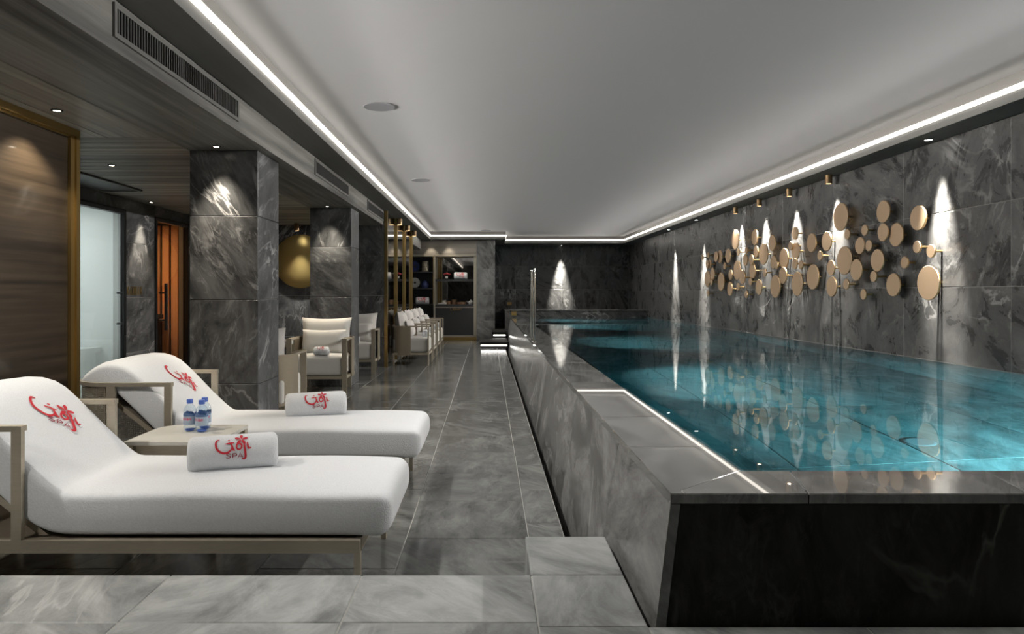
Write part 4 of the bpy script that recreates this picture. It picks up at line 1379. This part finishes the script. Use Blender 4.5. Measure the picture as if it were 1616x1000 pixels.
for k, (z, mt, lab) in enumerate(((1.74, 'blue_glaze', 'dark plate standing on the top left bookcase shelf'), (1.325, 'porcelain', 'pale plate standing on the middle left bookcase shelf'))):
    o = empty('display_plate', (-1.86, YS + 0.02, z + 0.135), label=lab, cat='plate', group='standing plates')
    MB().lathe([(0.0, -0.005), (0.07, -0.005), (0.128, -0.022), (0.13, -0.018), (0.07, 0.003), (0.0, 0.003)], 32, 'y').build('rim', mt, o, True)
    MB().lathe([(0.0, -0.0065), (0.03, -0.0065), (0.03, -0.004)], 20, 'y').build('centre', 'charcoal', o)
    MB().box(-0.06, 0.06, -0.03, 0.06, -0.1345, -0.125).build('stand', 'black_metal', o)
p = lathe_thing('flower_pot', -1.045, 1.545, [(0.0, 0), (0.055, 0), (0.07, 0.10), (0.062, 0.10), (0.05, 0.09), (0.0, 0.09)], 'black_metal', 'dark red flowers in a black pot inside the bookcase niche', 'potted plant', 'pot')
MB().box(-0.03, 0.03, -0.072, -0.066, 0.02, 0.075).build('pot_label', 'porcelain', p)
rn = random.Random(3)
for k in range(11):
    a = rn.uniform(0, 2 * PI); q = rn.uniform(0, 0.085); h = 0.155 - q * 0.45
    x, y = q * math.cos(a), q * math.sin(a) * 0.7
    MB().lathe([(0.0, -0.025), (0.022, -0.018), (0.034, 0.004), (0.026, 0.016), (0.017, 0.008), (0.009, 0.018), (0.0, 0.010)], 10).build('flower', 'petal', p, True, (x, y, h))
    MB().tube([(x * 0.4, y * 0.4, 0.09), (x, y, h - 0.02)], 0.004, 5).build('stem', 'sauna_dark', p)
lathe_thing('copper_cup', -1.0, 0.91, [(0.0, 0), (0.05, 0), (0.053, 0.08), (0.049, 0.08), (0.046, 0.01), (0.0, 0.01)], 'copper', 'shorter copper cup on the bookcase counter', 'cup')
lathe_thing('copper_cup', -0.87, 0.91, [(0.0, 0), (0.055, 0), (0.057, 0.115), (0.053, 0.115), (0.05, 0.01), (0.0, 0.01)], 'copper', 'taller copper cup on the bookcase counter', 'cup')
lathe_thing('copper_bowl', -0.685, 0.91, [(0.0, 0), (0.115, 0), (0.12, 0.01), (0.12, 0.06), (0.115, 0.06), (0.11, 0.015), (0.0, 0.015)], 'copper', 'wide shallow copper bowl on the bookcase counter', 'bowl')
o = lathe_thing('white_teapot', -0.44, 0.91, [(0.0, 0), (0.04, 0), (0.06, 0.035), (0.055, 0.075), (0.025, 0.095), (0.01, 0.10), (0.012, 0.115), (0.0, 0.12)], 'porcelain', 'small white teapot at the right end of the bookcase counter', 'teapot')
MB().tube([(-0.05, 0, 0.04), (-0.085, 0, 0.055), (-0.10, 0, 0.085)], 0.009, 8, rs=[0.012, 0.009, 0.007]).build('spout', 'porcelain', o, True)
MB().tube(smooth_pts([(0.052, 0, 0.03), (0.085, 0, 0.04), (0.088, 0, 0.07), (0.05, 0, 0.078)], 4), 0.006, 8).build('handle', 'porcelain', o, True)

# brass control plates at the far pool end
def plate(loc, ax, w, h, label):
    o = empty('control_plate', loc, label=label, cat='switch plate', group='brass control plates')
    MB().box(-w / 2, w / 2, -0.008, 0, -h / 2, h / 2).build('face', 'brass', o)
    for k in range(3):
        x = (k - 1) * w * 0.3
        MB().box(x - w * 0.1, x + w * 0.1, -0.012, -0.008, -h * 0.25, h * 0.25).build('button', 'brass_rim', o)
plate((0.60, YE, 0.90), 'y', 0.13, 0.09, 'brass control plate on the dark end wall above the stairs')
plate((0.645, PY1, 0.69), 'y', 0.13, 0.10, 'brass control plate on the ledge face at the far pool end')

# ------------------------------------------------------------------ labels for the setting
for nm, lab in {'floor': 'polished grey slate tile floor of the hall', 'floor.001': 'raised slate platform in the foreground', 'ceiling': 'smooth white ceiling over the pool and walkway',
                'ceiling.001': 'grey wooden plank ceiling over the lounge on the left', 'wall_right': 'dark veined slate wall along the pool', 'wall_back': 'dark slate end wall beyond the pool',
                'wall_left': 'slate wall holding the two glass doors', 'wall_middle': 'slate wall carrying the large gold disc', 'wall_front': 'wall behind the viewer',
                'wall_niche': 'dark side wall left of the bookcase', 'wall_outer': 'outer wall behind the steam room', 'wall_pier': 'pale slate pier right of the bookcase',
                'wall_bookcase': 'dark wall behind the bookcase', 'wall_steam_room': 'white tiled walls of the steam room', 'wall_sauna': 'orange slatted walls of the sauna',
                'trim_2': 'long grey beam over the columns', 'trim_3': 'grey soffit beside the left light strip', 'trim_4': 'grey soffit above the pool wall',
                'trim_5': 'grey soffit across the far pool end', 'trim_6': 'grey soffit above the bookcase', 'trim_8': 'narrow grey ceiling return above the light strips'}.items():
    o = bpy.data.objects.get(nm)
    if o: o['label'] = lab
